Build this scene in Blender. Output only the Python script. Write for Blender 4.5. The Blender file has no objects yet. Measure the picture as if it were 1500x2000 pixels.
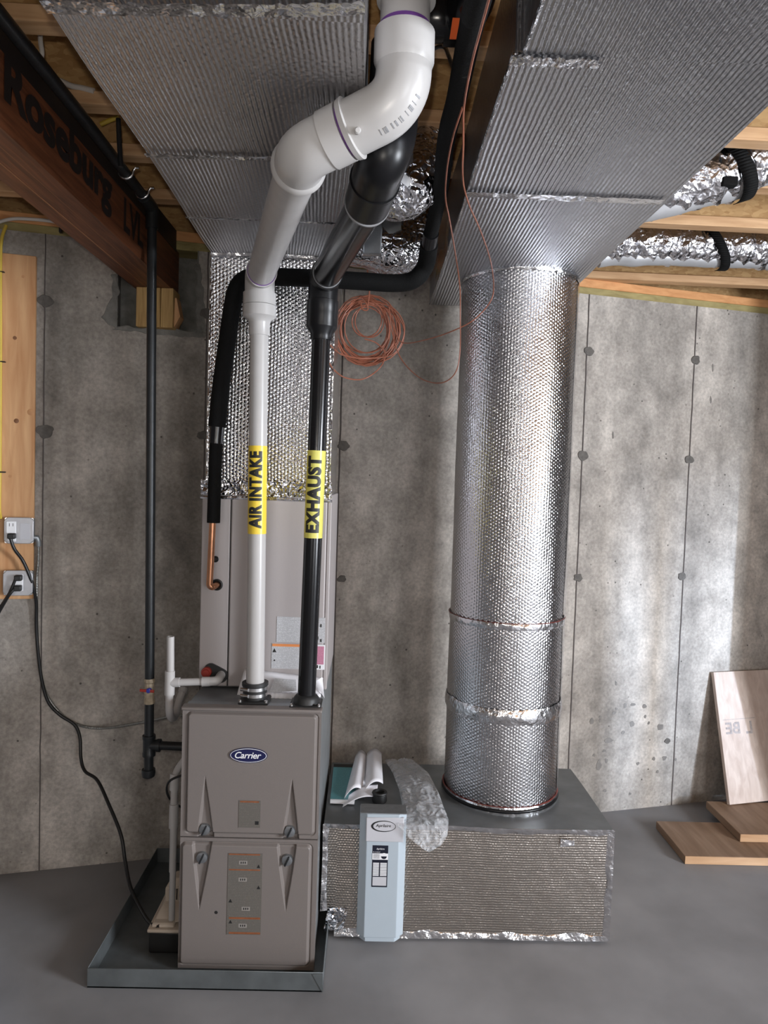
import bpy, bmesh, math, random
from mathutils import Vector, Matrix, noise
random.seed(7)
PI = math.pi
sc = bpy.context.scene
COL = sc.collection

# ------------------------------------------------------------------ camera
F = 1400.0
CAM = Vector((0, 0, 1.66))
PIT, ROLL, YAW = math.atan(65 / F), 0.032, math.atan(25 / F)
_f0 = Vector((math.sin(YAW), math.cos(YAW), 0))
_r0 = Vector((math.cos(YAW), -math.sin(YAW), 0))
_f = _f0 * math.cos(PIT) - Vector((0, 0, math.sin(PIT)))
_u0 = _r0.cross(_f)
_r = _r0 * math.cos(ROLL) + _u0 * math.sin(ROLL)
_u = -_r0 * math.sin(ROLL) + _u0 * math.cos(ROLL)
cd = bpy.data.cameras.new('camera')
cd.sensor_fit = 'VERTICAL'
cd.sensor_height = 36.0
cd.lens = 36.0 * F / 2000.0
cd.clip_start = 0.02
cam = bpy.data.objects.new('camera', cd)
M = Matrix((( _r.x, _u.x, -_f.x, CAM.x), (_r.y, _u.y, -_f.y, CAM.y), (_r.z, _u.z, -_f.z, CAM.z), (0, 0, 0, 1)))
cam.matrix_world = M
COL.objects.link(cam)
sc.camera = cam

# ------------------------------------------------------------------ world, light, exposure
w = bpy.data.worlds.new('world')
sc.world = w
w.use_nodes = True
w.node_tree.nodes['Background'].inputs[0].default_value = (0.55, 0.68, 0.9, 1)
w.node_tree.nodes['Background'].inputs[1].default_value = 0.3
sc.view_settings.view_transform = 'Standard'
sc.view_settings.look = 'None'
sc.view_settings.gamma = 1.0
sc.view_settings.use_curve_mapping = False
sc.view_settings.exposure = 0.15


def area(name, loc, target, sx, sy, power, col, spread=180):
    d = bpy.data.lights.new(name, 'AREA')
    d.shape = 'RECTANGLE'
    d.size, d.size_y, d.energy, d.color = sx, sy, power, col
    d.spread = math.radians(spread)
    o = bpy.data.objects.new(name, d)
    o.location = loc
    o.rotation_euler = (Vector(target) - Vector(loc)).to_track_quat('-Z', 'Y').to_euler()
    COL.objects.link(o)
    return o


# daylight entering through the openings behind the camera (each sits in its opening)
area('daylight_side_window', (4.08, -0.135, 1.55), (0, -0.135, 1.45), 1.15, 1.15, 300, (0.88, 0.93, 1.0))
# strip of open sky between the trees, far outside the side window
area('sky_gap', (14.8, -17.0, 4.7), (1.7, 3.7, .9), .45, 3.2, 5600, (0.60, 0.76, 1.0))
area('daylight_patio_opening', (3.0, -3.62, 1.45), (3.0, 0, 1.45), 1.7, 1.7, 88, (0.95, 0.97, 1.0))
area('daylight_window_opening', (-1.25, -3.62, 1.5), (-1.25, 0, 1.5), 1.1, 1.1, 20, (1.0, 0.95, 0.90))
_b = bpy.data.lights.new('phone_light', 'POINT')
_b.energy, _b.shadow_soft_size, _b.color = 22, .012, (1.0, .93, .84)
_bo = bpy.data.objects.new('phone_light', _b)
_bo.location = (-.02, -.03, 1.73)
COL.objects.link(_bo)


# ------------------------------------------------------------------ helpers
def at(x, y, Y):
    """point on the plane world-Y = Y seen at photograph pixel (x, y)"""
    d = _f + _r * ((x - 750) / F) - _u * ((y - 1000) / F)
    return CAM + d * (Y / d.y)


def atW(x, y, off=0.0):
    """point on the back wall (moved off metres into the room)"""
    d = _f + _r * ((x - 750) / F) - _u * ((y - 1000) / F)
    return CAM + d * ((3.246 - off) / (d.y - 0.254 * d.x))


class MB:
    def __init__(s):
        s.v, s.f, s.uv = [], [], []

    def face(s, idx, uv=None):
        idx = tuple(idx)
        s.f.append(idx)
        s.uv.append(uv or [(0, 0)] * len(idx))

    def quad(s, a, b, c, d):
        i = len(s.v)
        s.v += [Vector(p) for p in (a, b, c, d)]
        L, H = (Vector(b) - Vector(a)).length, (Vector(d) - Vector(a)).length
        s.face((i, i + 1, i + 2, i + 3), [(0, 0), (L, 0), (L, H), (0, H)])

    def box(s, x0, x1, y0, y1, z0, z1):
        if x0 > x1: x0, x1 = x1, x0
        if y0 > y1: y0, y1 = y1, y0
        if z0 > z1: z0, z1 = z1, z0
        return s.hexa([(x0, y0, z0), (x1, y0, z0), (x1, y1, z0), (x0, y1, z0), (x0, y0, z1), (x1, y0, z1), (x1, y1, z1), (x0, y1, z1)])

    def hexa(s, P):
        i = len(s.v)
        s.v += [Vector(p) for p in P]
        for q in ((0, 1, 5, 4), (1, 2, 6, 5), (2, 3, 7, 6), (3, 0, 4, 7), (4, 5, 6, 7), (3, 2, 1, 0)):
            a, b, d = (Vector(P[q[0]]), Vector(P[q[1]]), Vector(P[q[3]]))
            L, H = (b - a).length, (d - a).length
            s.face([i + k for k in q], [(0, 0), (L, 0), (L, H), (0, H)])
        return s

    def obox(s, c, ax, ay, az, hx, hy, hz):
        c, ax, ay, az = Vector(c), Vector(ax).normalized() * hx, Vector(ay).normalized() * hy, Vector(az).normalized() * hz
        return s.hexa([c + ax * i + ay * j + az * k for k in (-1, 1) for (i, j) in ((-1, -1), (1, -1), (1, 1), (-1, 1))])

    def prism(s, poly, ext):
        i, n = len(s.v), len(poly)
        e = Vector(ext)
        s.v += [Vector(p) for p in poly] + [Vector(p) + e for p in poly]
        s.face(range(i, i + n))
        s.face(reversed(range(i + n, i + 2 * n)))
        for k in range(n):
            q = (k + 1) % n
            L = (s.v[i + q] - s.v[i + k]).length
            s.face((i + k, i + n + k, i + n + q, i + q), [(0, 0), (0, e.length), (L, e.length), (L, 0)])
        return s

    def tube(s, P, r, n=16, caps=True, wob=0, wf=20):
        P = [Vector(p) for p in P]
        m = len(P)
        R = r if isinstance(r, (list, tuple)) else [r] * m
        T = []
        for k in range(m):
            a, b = P[max(k - 1, 0)], P[min(k + 1, m - 1)]
            T.append((b - a).normalized() if (b - a).length > 1e-9 else Vector((0, 0, 1)))
        ref = Vector((1, 0, 0)) if abs(T[0].x) < .8 else Vector((0, 1, 0))
        N = (ref - T[0] * ref.dot(T[0])).normalized()
        i = len(s.v)
        L = 0
        Ls = []
        for k in range(m):
            if k:
                L += (P[k] - P[k - 1]).length
                N = (N - T[k] * N.dot(T[k])).normalized()
            Ls.append(L)
            B = T[k].cross(N)
            for j in range(n):
                a = 2 * PI * j / n
                d = N * math.cos(a) + B * math.sin(a)
                q = P[k] + d * R[k]
                if wob:
                    q = q + d * wob * noise.noise(q * wf)
                s.v.append(q)
        for k in range(m - 1):
            for j in range(n):
                q = (j + 1) % n
                u0, u1 = 2 * PI * R[k] * j / n, 2 * PI * R[k] * (j + 1) / n
                s.face((i + k * n + j, i + k * n + q, i + (k + 1) * n + q, i + (k + 1) * n + j),
                       [(u0, Ls[k]), (u1, Ls[k]), (u1, Ls[k + 1]), (u0, Ls[k + 1])])
        if caps:
            s.face(reversed(range(i, i + n)))
            s.face(range(i + (m - 1) * n, i + m * n))
        return s

    def lathe(s, p, axis, prof, n=24, caps=True):
        axis = Vector(axis).normalized()
        return s.tube2(p, axis, prof, n, caps)

    def tube2(s, p, ax, prof, n, caps):
        p = Vector(p)
        ref = Vector((1, 0, 0)) if abs(ax.x) < .8 else Vector((0, 1, 0))
        N = (ref - ax * ref.dot(ax)).normalized()
        B = ax.cross(N)
        i, m = len(s.v), len(prof)
        for (t, r) in prof:
            for j in range(n):
                a = 2 * PI * j / n
                s.v.append(p + ax * t + (N * math.cos(a) + B * math.sin(a)) * r)
        for k in range(m - 1):
            for j in range(n):
                q = (j + 1) % n
                u0, u1 = 2 * PI * .1 * j / n, 2 * PI * .1 * (j + 1) / n
                s.face((i + k * n + j, i + k * n + q, i + (k + 1) * n + q, i + (k + 1) * n + j),
                       [(u0, prof[k][0]), (u1, prof[k][0]), (u1, prof[k + 1][0]), (u0, prof[k + 1][0])])
        if caps:
            s.face(reversed(range(i, i + n)))
            s.face(range(i + (m - 1) * n, i + m * n))
        return s

    def patch(s, fn, nu, nv, su=1.0, sv=1.0, flip=False):
        """grid surface fn(u, v), u and v in 0..1; su, sv: size in metres for the uv"""
        i = len(s.v)
        for b in range(nv + 1):
            for a in range(nu + 1):
                s.v.append(Vector(fn(a / nu, b / nv)))
        for b in range(nv):
            for a in range(nu):
                q = [i + b * (nu + 1) + a, i + b * (nu + 1) + a + 1, i + (b + 1) * (nu + 1) + a + 1, i + (b + 1) * (nu + 1) + a]
                t = [(a / nu * su, b / nv * sv), ((a + 1) / nu * su, b / nv * sv), ((a + 1) / nu * su, (b + 1) / nv * sv), (a / nu * su, (b + 1) / nv * sv)]
                if flip: q.reverse(); t.reverse()
                s.face(q, t)
        return s

    def disc(s, c, nrm, r, n=16):
        nrm = Vector(nrm).normalized()
        return s.lathe(Vector(c), nrm, [(0, r), (.001, r)], n)

    def build(s, name, mat, parent=None, smooth=35, bevel=0, seg=2, solid=0):
        me = bpy.data.meshes.new(name)
        me.from_pydata([tuple(p) for p in s.v], [], s.f)
        ul = me.uv_layers.new(name='UVMap')
        k = 0
        for t in s.uv:
            for c in t:
                ul.data[k].uv = c
                k += 1
        me.materials.append(mat)
        if smooth:
            for p in me.polygons: p.use_smooth = True
            me.set_sharp_from_angle(angle=math.radians(smooth))
        me.validate()
        o = bpy.data.objects.new(name, me)
        COL.objects.link(o)
        if solid:
            m = o.modifiers.new('solid', 'SOLIDIFY'); m.thickness = solid
        if bevel:
            m = o.modifiers.new('bevel', 'BEVEL'); m.width = bevel; m.segments = seg; m.limit_method = 'ANGLE'
            m.angle_limit = math.radians(40)
        if parent: adopt(o, parent)
        return o


ORG = {}


def adopt(o, parent):
    o.parent = parent
    if parent.name in ORG:
        o.matrix_parent_inverse = ORG[parent.name].inverted()


def tag(o, label=None, cat=None, group=None, kind=None):
    if label: o['label'] = label
    if cat: o['category'] = cat
    if group: o['group'] = group
    if kind: o['kind'] = kind
    return o


def thing(name, loc, label, cat, group=None):
    o = bpy.data.objects.new(name, None)
    o.empty_display_size = .05
    o.location = loc
    COL.objects.link(o)
    ORG[o.name] = Matrix.Translation(Vector(loc))
    return tag(o, label, cat, group)


def rpath(P, r, n=7):
    """polyline with rounded corners"""
    P = [Vector(p) for p in P]
    out = [P[0]]
    for k in range(1, len(P) - 1):
        a, b, c = P[k - 1], P[k], P[k + 1]
        la, lc = (a - b).length, (c - b).length
        d = min(r, .49 * la, .49 * lc)
        p, q = b + (a - b) / la * d, b + (c - b) / lc * d
        for t in range(n + 1):
            t /= n
            out.append(p * (1 - t) ** 2 + b * 2 * t * (1 - t) + q * t * t)
    out.append(P[-1])
    return out


def spline(P, n=8):
    P = [Vector(p) for p in P]
    Q = [P[0] * 2 - P[1]] + P + [P[-1] * 2 - P[-2]]
    out = []
    for k in range(1, len(Q) - 2):
        a, b, c, d = Q[k - 1:k + 3]
        for t in range(n):
            t /= n
            out.append(.5 * ((2 * b) + (c - a) * t + (2 * a - 5 * b + 4 * c - d) * t * t + (3 * b - a - 3 * c + d) * t ** 3))
    out.append(P[-1])
    return out


def text_geo(s, size=1.0, bold=0.0, shear=0.0, depth=0.0, space=1.0):
    """built-in font -> (verts, faces), centred, unscaled in the XY plane"""
    c = bpy.data.curves.new('tmp', 'FONT')
    c.body = s
    c.size = size
    c.offset = bold
    c.shear = shear
    c.extrude = depth
    c.space_character = space
    c.align_x, c.align_y = 'CENTER', 'CENTER'
    c.resolution_u = 4
    o = bpy.data.objects.new('tmp', c)
    COL.objects.link(o)
    dg = bpy.context.evaluated_depsgraph_get()
    me = bpy.data.meshes.new_from_object(o.evaluated_get(dg))
    v = [p.co.copy() for p in me.vertices]
    f = [tuple(p.vertices) for p in me.polygons]
    bpy.data.objects.remove(o)
    bpy.data.curves.remove(c)
    bpy.data.meshes.remove(me)
    x0, x1 = min(p.x for p in v), max(p.x for p in v)
    y0, y1 = min(p.y for p in v), max(p.y for p in v)
    v = [Vector((p.x - (x0 + x1) / 2, p.y - (y0 + y1) / 2, p.z)) for p in v]
    return v, f, x1 - x0, y1 - y0


def text_obj(name, s, fn, mat, parent, bold=0.0, shear=0.0, fit=None, space=1.0, cuts=0):
    """text scaled to fit=(w, h); fn(x, y) -> world point; cuts>0 splits it across y so it can wrap"""
    v, f, tw, th = text_geo(s, 1.0, bold, shear, 0, space)
    sx, sy = fit[0] / tw, fit[1] / th
    bm = bmesh.new()
    bv = [bm.verts.new((p.x * sx, p.y * sy, 0)) for p in v]
    for q in f:
        try: bm.faces.new([bv[k] for k in q])
        except ValueError: pass
    for k in range(cuts):
        y = fit[1] * ((k + 1) / (cuts + 1) - .5)
        bmesh.ops.bisect_plane(bm, geom=bm.verts[:] + bm.edges[:] + bm.faces[:], plane_co=(0, y, 0), plane_no=(0, 1, 0))
    m = MB()
    bm.verts.index_update()
    m.v = [Vector(fn(p.co.x, p.co.y)) for p in bm.verts]
    for q in bm.faces: m.face([p.index for p in q.verts])
    bm.free()
    return m.build(name, mat, parent, smooth=0)


# ------------------------------------------------------------------ materials
def new_mat(name):
    m = bpy.data.materials.new(name)
    m.use_nodes = True
    return m, m.node_tree.nodes, m.node_tree.links, m.node_tree.nodes['Principled BSDF']


def N(nodes, t, **kw):
    n = nodes.new(t)
    for k, v in kw.items(): setattr(n, k, v)
    return n


def plain(name, col, rough=.5, metal=0.0, mottle=.06, mscale=25, bump=0.0, bscale=200, coat=0.0, spec=.5):
    m, nd, lk, b = new_mat(name)
    tc = N(nd, 'ShaderNodeTexCoord')
    nz = N(nd, 'ShaderNodeTexNoise')
    nz.inputs['Scale'].default_value = mscale
    nz.inputs['Detail'].default_value = 4
    lk.new(tc.outputs['Object'], nz.inputs['Vector'])
    mx = N(nd, 'ShaderNodeMix', data_type='RGBA')
    c = Vector(col)
    mx.inputs[6].default_value = (*(c * (1 - mottle * 2)), 1)
    mx.inputs[7].default_value = (*[min(1, q * (1 + mottle * 2)) for q in col], 1)
    lk.new(nz.outputs[0], mx.inputs[0])
    lk.new(mx.outputs[2], b.inputs['Base Color'])
    b.inputs['Roughness'].default_value = rough
    b.inputs['Metallic'].default_value = metal
    b.inputs['Specular IOR Level'].default_value = spec
    b.inputs['Coat Weight'].default_value = coat
    if bump:
        n2 = N(nd, 'ShaderNodeTexNoise')
        n2.inputs['Scale'].default_value = bscale
        lk.new(tc.outputs['Object'], n2.inputs['Vector'])
        bp = N(nd, 'ShaderNodeBump')
        bp.inputs['Strength'].default_value = 1
        bp.inputs['Distance'].default_value = bump
        lk.new(n2.outputs[0], bp.inputs['Height'])
        lk.new(bp.outputs[0], b.inputs['Normal'])
    return m


def foil(name, pattern='hex', pitch=.012, dist=.0012, rough=.2, wrinkle=.004, wscale=9, col=(.78, .78, .80), crumple=0.0, cscale=30, ang=0.0):
    m, nd, lk, b = new_mat(name)
    uv = N(nd, 'ShaderNodeUVMap', uv_map='UVMap')
    tc = N(nd, 'ShaderNodeTexCoord')
    b.inputs['Metallic'].default_value = 1
    b.inputs['Roughness'].default_value = rough
    b.inputs['Base Color'].default_value = (*col, 1)
    last = None
    if pattern in ('hex', 'rib', 'cross'):
        nz = N(nd, 'ShaderNodeTexNoise')
        nz.inputs['Scale'].default_value = 22 if pattern != 'rib' else 12
        lk.new(uv.outputs[0], nz.inputs['Vector'])
        sb = N(nd, 'ShaderNodeVectorMath', operation='MULTIPLY_ADD')
        lk.new(nz.outputs['Color'], sb.inputs[0])
        sb.inputs[1].default_value = (pitch * (.45 if pattern == 'rib' else .7),) * 3
        lk.new(uv.outputs[0], sb.inputs[2])
        k = 2 * PI / pitch
        vs = [(1, 0, 1.0), (.5, .866, 1.0), (-.5, .866, 1.0)] if pattern == 'hex' else [(1, 0, 1.7), (.45, .89, 1.1)] if pattern == 'cross' else [(1, 0, 2.2), (.5, .5, .35), (-.5, .5, .35)]
        acc = None
        for (x, y, wgt) in vs:
            ca, sa = math.cos(ang), math.sin(ang)
            x, y = x * ca - y * sa, x * sa + y * ca
            dp = N(nd, 'ShaderNodeVectorMath', operation='DOT_PRODUCT')
            lk.new(sb.outputs[0], dp.inputs[0])
            dp.inputs[1].default_value = (x * k, y * k, 0)
            cs = N(nd, 'ShaderNodeMath', operation='COSINE')
            lk.new(dp.outputs['Value'], cs.inputs[0])
            ma = N(nd, 'ShaderNodeMath', operation='MULTIPLY_ADD')
            lk.new(cs.outputs[0], ma.inputs[0])
            ma.inputs[1].default_value = wgt / 3
            if acc: lk.new(acc.outputs[0], ma.inputs[2])
            else: ma.inputs[2].default_value = 0
            acc = ma
        # uneven bubbles
        n3 = N(nd, 'ShaderNodeTexNoise')
        n3.inputs['Scale'].default_value = 140
        lk.new(uv.outputs[0], n3.inputs['Vector'])
        ad = N(nd, 'ShaderNodeMath', operation='MULTIPLY_ADD')
        lk.new(n3.outputs[0], ad.inputs[0])
        ad.inputs[1].default_value = 1.3 if pattern == 'hex' else 1.2
        lk.new(acc.outputs[0], ad.inputs[2])
        bp = N(nd, 'ShaderNodeBump')
        bp.inputs['Distance'].default_value = dist
        lk.new(ad.outputs[0], bp.inputs['Height'])
        last = bp
    if wrinkle:
        nz = N(nd, 'ShaderNodeTexNoise')
        nz.inputs['Scale'].default_value = wscale
        nz.inputs['Detail'].default_value = 3
        lk.new(tc.outputs['Object'], nz.inputs['Vector'])
        bp = N(nd, 'ShaderNodeBump')
        bp.inputs['Distance'].default_value = wrinkle
        lk.new(nz.outputs[0], bp.inputs['Height'])
        if last: lk.new(last.outputs[0], bp.inputs['Normal'])
        last = bp
    if crumple:
        vo = N(nd, 'ShaderNodeTexVoronoi', feature='F1')
        vo.inputs['Scale'].default_value = cscale
        nz = N(nd, 'ShaderNodeTexNoise')
        nz.inputs['Scale'].default_value = cscale * .5
        lk.new(tc.outputs['Object'], nz.inputs['Vector'])
        sb = N(nd, 'ShaderNodeVectorMath', operation='MULTIPLY_ADD')
        lk.new(nz.outputs['Color'], sb.inputs[0])
        sb.inputs[1].default_value = (.06,) * 3
        lk.new(tc.outputs['Object'], sb.inputs[2])
        lk.new(sb.outputs[0], vo.inputs['Vector'])
        bp = N(nd, 'ShaderNodeBump')
        bp.inputs['Distance'].default_value = crumple
        lk.new(vo.outputs['Distance'], bp.inputs['Height'])
        if last: lk.new(last.outputs[0], bp.inputs['Normal'])
        last = bp
    if last: lk.new(last.outputs[0], b.inputs['Normal'])
    return m


def wood(name, c1, c2, axis=(1, 0, 0), rough=.6, scale=6, stretch=14, knots=False):
    m, nd, lk, b = new_mat(name)
    tc = N(nd, 'ShaderNodeTexCoord')
    mp = N(nd, 'ShaderNodeMapping')
    mp.inputs['Scale'].default_value = tuple(1.0 if a else stretch for a in axis)
    lk.new(tc.outputs['Object'], mp.inputs['Vector'])
    nz = N(nd, 'ShaderNodeTexNoise')
    nz.inputs['Scale'].default_value = scale
    nz.inputs['Detail'].default_value = 5
    nz.inputs['Distortion'].default_value = .6
    lk.new(mp.outputs[0], nz.inputs['Vector'])
    cr = N(nd, 'ShaderNodeValToRGB')
    cr.color_ramp.elements[0].position, cr.color_ramp.elements[0].color = .3, (*c1, 1)
    cr.color_ramp.elements[1].position, cr.color_ramp.elements[1].color = .7, (*c2, 1)
    lk.new(nz.outputs[0], cr.inputs[0])
    lk.new(cr.outputs[0], b.inputs['Base Color'])
    b.inputs['Roughness'].default_value = rough
    bp = N(nd, 'ShaderNodeBump')
    bp.inputs['Distance'].default_value = .0008
    lk.new(nz.outputs[0], bp.inputs['Height'])
    lk.new(bp.outputs[0], b.inputs['Normal'])
    return m


def osb(name):
    m, nd, lk, b = new_mat(name)
    tc = N(nd, 'ShaderNodeTexCoord')
    mp = N(nd, 'ShaderNodeMapping')
    mp.inputs['Scale'].default_value = (18, 18, 40)
    lk.new(tc.outputs['Object'], mp.inputs['Vector'])
    vo = N(nd, 'ShaderNodeTexVoronoi')
    vo.inputs['Scale'].default_value = 2.6
    lk.new(mp.outputs[0], vo.inputs['Vector'])
    cr = N(nd, 'ShaderNodeValToRGB')
    e = cr.color_ramp.elements
    e[0].position, e[0].color = 0, (.36, .20, .075, 1)
    e[1].position, e[1].color = 1, (.52, .33, .145, 1)
    sp = N(nd, 'ShaderNodeSeparateColor')
    lk.new(vo.outputs['Color'], sp.inputs[0])
    lk.new(sp.outputs[0], cr.inputs[0])
    lk.new(cr.outputs[0], b.inputs['Base Color'])
    b.inputs['Roughness'].default_value = .7
    return m


def concrete_wall(name):
    m, nd, lk, b = new_mat(name)
    tc = N(nd, 'ShaderNodeTexCoord')

    def nz(scale, stretch, detail=4, off=0):
        mp = N(nd, 'ShaderNodeMapping')
        mp.inputs['Scale'].default_value = stretch
        mp.inputs['Location'].default_value = (off, off, off)
        lk.new(tc.outputs['Object'], mp.inputs['Vector'])
        n = N(nd, 'ShaderNodeTexNoise')
        n.inputs['Scale'].default_value = scale
        n.inputs['Detail'].default_value = detail
        n.inputs['Roughness'].default_value = .6
        lk.new(mp.outputs[0], n.inputs['Vector'])
        return n

    def ramp(src, stops):
        cr = N(nd, 'ShaderNodeValToRGB')
        el = cr.color_ramp.elements
        while len(el) < len(stops): el.new(.5)
        for q, (p, c) in zip(el, stops):
            q.position = p
            q.color = (c, c, c, 1) if not isinstance(c, tuple) else (*c, 1)
        lk.new(src, cr.inputs[0])
        return cr

    def mul(a, bb, fac=1.0):
        x = N(nd, 'ShaderNodeMix', data_type='RGBA', blend_type='MULTIPLY')
        x.inputs[0].default_value = fac
        lk.new(a, x.inputs[6])
        lk.new(bb, x.inputs[7])
        return x.outputs[2]

    base = ramp(nz(1.6, (1, 1, 1)).outputs[0], [(.3, (.36, .325, .29)), (.7, (.53, .49, .445))])
    streak = ramp(nz(3.2, (1, 1, .16), 3, 3).outputs[0], [(.30, .62), (.52, 1.0), (.68, 1.36)])
    mott = ramp(nz(9, (1, 1, .8), 6, 7).outputs[0], [(.3, .66), (.65, 1.10)])
    fine = ramp(nz(70, (1, 1, 1), 3, 1).outputs[0], [(.25, .74), (.7, 1.14)])
    c = mul(base.outputs[0], streak.outputs[0])
    c = mul(c, mott.outputs[0])
    c = mul(c, fine.outputs[0])
    # small air holes
    vo = N(nd, 'ShaderNodeTexVoronoi')
    vo.inputs['Scale'].default_value = 26
    lk.new(tc.outputs['Object'], vo.inputs['Vector'])
    pits = ramp(vo.outputs['Distance'], [(.08, .30), (.15, 1.0)])
    sel = ramp(nz(8, (1, 1, 1), 2, 20).outputs[0], [(.56, 0.0), (.6, 1.0)])
    x = N(nd, 'ShaderNodeMix', data_type='RGBA', blend_type='MULTIPLY')
    lk.new(sel.outputs[0], x.inputs[0])
    lk.new(c, x.inputs[6])
    lk.new(pits.outputs[0], x.inputs[7])
    lk.new(x.outputs[2], b.inputs['Base Color'])
    b.inputs['Roughness'].default_value = .85
    b.inputs['Specular IOR Level'].default_value = .25
    bp = N(nd, 'ShaderNodeBump')
    bp.inputs['Distance'].default_value = .002
    n5 = nz(60, (1, 1, 1), 4, 2)
    lk.new(n5.outputs[0], bp.inputs['Height'])
    lk.new(bp.outputs[0], b.inputs['Normal'])
    return m


def film(name, alpha=.45, col=(.85, .87, .9)):
    m, nd, lk, b = new_mat(name)
    out = nd['Material Output']
    tr = N(nd, 'ShaderNodeBsdfTransparent')
    mx = N(nd, 'ShaderNodeMixShader')
    fr = N(nd, 'ShaderNodeLayerWeight')
    fr.inputs['Blend'].default_value = alpha
    mr = N(nd, 'ShaderNodeMapRange')
    mr.inputs['To Min'].default_value = .05
    mr.inputs['To Max'].default_value = .55
    lk.new(fr.outputs['Facing'], mr.inputs['Value'])
    lk.new(mr.outputs[0], mx.inputs[0])
    lk.new(tr.outputs[0], mx.inputs[1])
    lk.new(b.outputs[0], mx.inputs[2])
    b.inputs['Base Color'].default_value = (*col, 1)
    b.inputs['Roughness'].default_value = .12
    b.inputs['Specular IOR Level'].default_value = 1.0
    tc = N(nd, 'ShaderNodeTexCoord')
    nz = N(nd, 'ShaderNodeTexNoise')
    nz.inputs['Scale'].default_value = 16
    lk.new(tc.outputs['Object'], nz.inputs['Vector'])
    sb = N(nd, 'ShaderNodeVectorMath', operation='MULTIPLY_ADD')
    lk.new(nz.outputs['Color'], sb.inputs[0])
    sb.inputs[1].default_value = (.10,) * 3
    lk.new(tc.outputs['Object'], sb.inputs[2])
    vo = N(nd, 'ShaderNodeTexVoronoi', feature='F1')
    vo.inputs['Scale'].default_value = 24
    lk.new(sb.outputs[0], vo.inputs['Vector'])
    bp = N(nd, 'ShaderNodeBump')
    bp.inputs['Distance'].default_value = .018
    lk.new(vo.outputs['Distance'], bp.inputs['Height'])
    lk.new(bp.outputs[0], b.inputs['Normal'])
    lk.new(bp.outputs[0], fr.inputs['Normal'])
    lk.new(mx.outputs[0], out.inputs['Surface'])
    return m


def print_block(name, base, ink, pitch=.0030, dens=.5, amt=.75):
    """paper with rows of illegible fine print"""
    m, nd, lk, b = new_mat(name)
    uv = N(nd, 'ShaderNodeUVMap', uv_map='UVMap')
    sp = N(nd, 'ShaderNodeSeparateXYZ')
    lk.new(uv.outputs[0], sp.inputs[0])
    row = N(nd, 'ShaderNodeMath', operation='DIVIDE')
    lk.new(sp.outputs['Y'], row.inputs[0]); row.inputs[1].default_value = pitch
    fl = N(nd, 'ShaderNodeMath', operation='FLOOR'); lk.new(row.outputs[0], fl.inputs[0])
    fr = N(nd, 'ShaderNodeMath', operation='FRACT'); lk.new(row.outputs[0], fr.inputs[0])
    on = N(nd, 'ShaderNodeMath', operation='GREATER_THAN'); lk.new(fr.outputs[0], on.inputs[0]); on.inputs[1].default_value = .42
    cb = N(nd, 'ShaderNodeCombineXYZ')
    ux = N(nd, 'ShaderNodeMath', operation='DIVIDE'); lk.new(sp.outputs['X'], ux.inputs[0]); ux.inputs[1].default_value = pitch * .55
    fy = N(nd, 'ShaderNodeMath', operation='MULTIPLY'); lk.new(fl.outputs[0], fy.inputs[0]); fy.inputs[1].default_value = 7.31
    lk.new(ux.outputs[0], cb.inputs['X']); lk.new(fy.outputs[0], cb.inputs['Y'])
    nz = N(nd, 'ShaderNodeTexNoise'); nz.inputs['Scale'].default_value = 1; nz.inputs['Detail'].default_value = 1
    lk.new(cb.outputs[0], nz.inputs['Vector'])
    gt = N(nd, 'ShaderNodeMath', operation='GREATER_THAN'); lk.new(nz.outputs[0], gt.inputs[0]); gt.inputs[1].default_value = dens - .06
    mu = N(nd, 'ShaderNodeMath', operation='MULTIPLY'); lk.new(on.outputs[0], mu.inputs[0]); lk.new(gt.outputs[0], mu.inputs[1])
    m2 = N(nd, 'ShaderNodeMath', operation='MULTIPLY'); lk.new(mu.outputs[0], m2.inputs[0]); m2.inputs[1].default_value = amt
    mx = N(nd, 'ShaderNodeMix', data_type='RGBA')
    mx.inputs[6].default_value, mx.inputs[7].default_value = (*base, 1), (*ink, 1)
    lk.new(m2.outputs[0], mx.inputs[0])
    lk.new(mx.outputs[2], b.inputs['Base Color'])
    b.inputs['Roughness'].default_value = .5
    return m


mt = {}
mt['wallc'] = concrete_wall('cast_concrete')
mt['walld'] = plain('dark_foundation_wall', (.17, .158, .148), .9, mottle=.2, mscale=4)
mt['coverp'] = plain('pale_cover_plate', (.50, .50, .52), .4, .5, mottle=.08, mscale=30)
mt['seam'] = plain('concrete_seam', (.10, .085, .08), .9, mottle=.2)
mt['tie'] = plain('concrete_tie_patch', (.12, .11, .10), .9, mottle=.25, mscale=60, bump=.003, bscale=90)
mt['floor'] = plain('floor_concrete', (.215, .212, .218), .62, mottle=.24, mscale=2.6, bump=.0012, bscale=14)
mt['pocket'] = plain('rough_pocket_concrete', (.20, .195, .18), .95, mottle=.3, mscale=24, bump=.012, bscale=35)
mt['paint'] = plain('taupe_enamel', (.172, .150, .139), .42, mottle=.03, mscale=300, bump=.0002, bscale=900)
mt['paint2'] = plain('light_taupe_enamel', (.385, .350, .345), .40, mottle=.02, mscale=300, bump=.0002, bscale=900)
mt['galv'] = plain('galvanised_steel', (.36, .38, .40), .38, .9, mottle=.12, mscale=40)
mt['galvdull'] = plain('dull_galvanised_steel', (.30, .315, .325), .5, .75, mottle=.15, mscale=18)
mt['zinc'] = plain('bright_zinc', (.75, .75, .75), .25, 1.0)
mt['pvc'] = plain('white_pvc', (.44, .425, .415), .32, mottle=.02)
mt['pvcg'] = plain('greyed_white_pvc', (.44, .42, .41), .38, mottle=.05)
mt['abs'] = plain('black_plastic_pipe', (.007, .007, .008), .20, mottle=.1, spec=.4)
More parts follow.
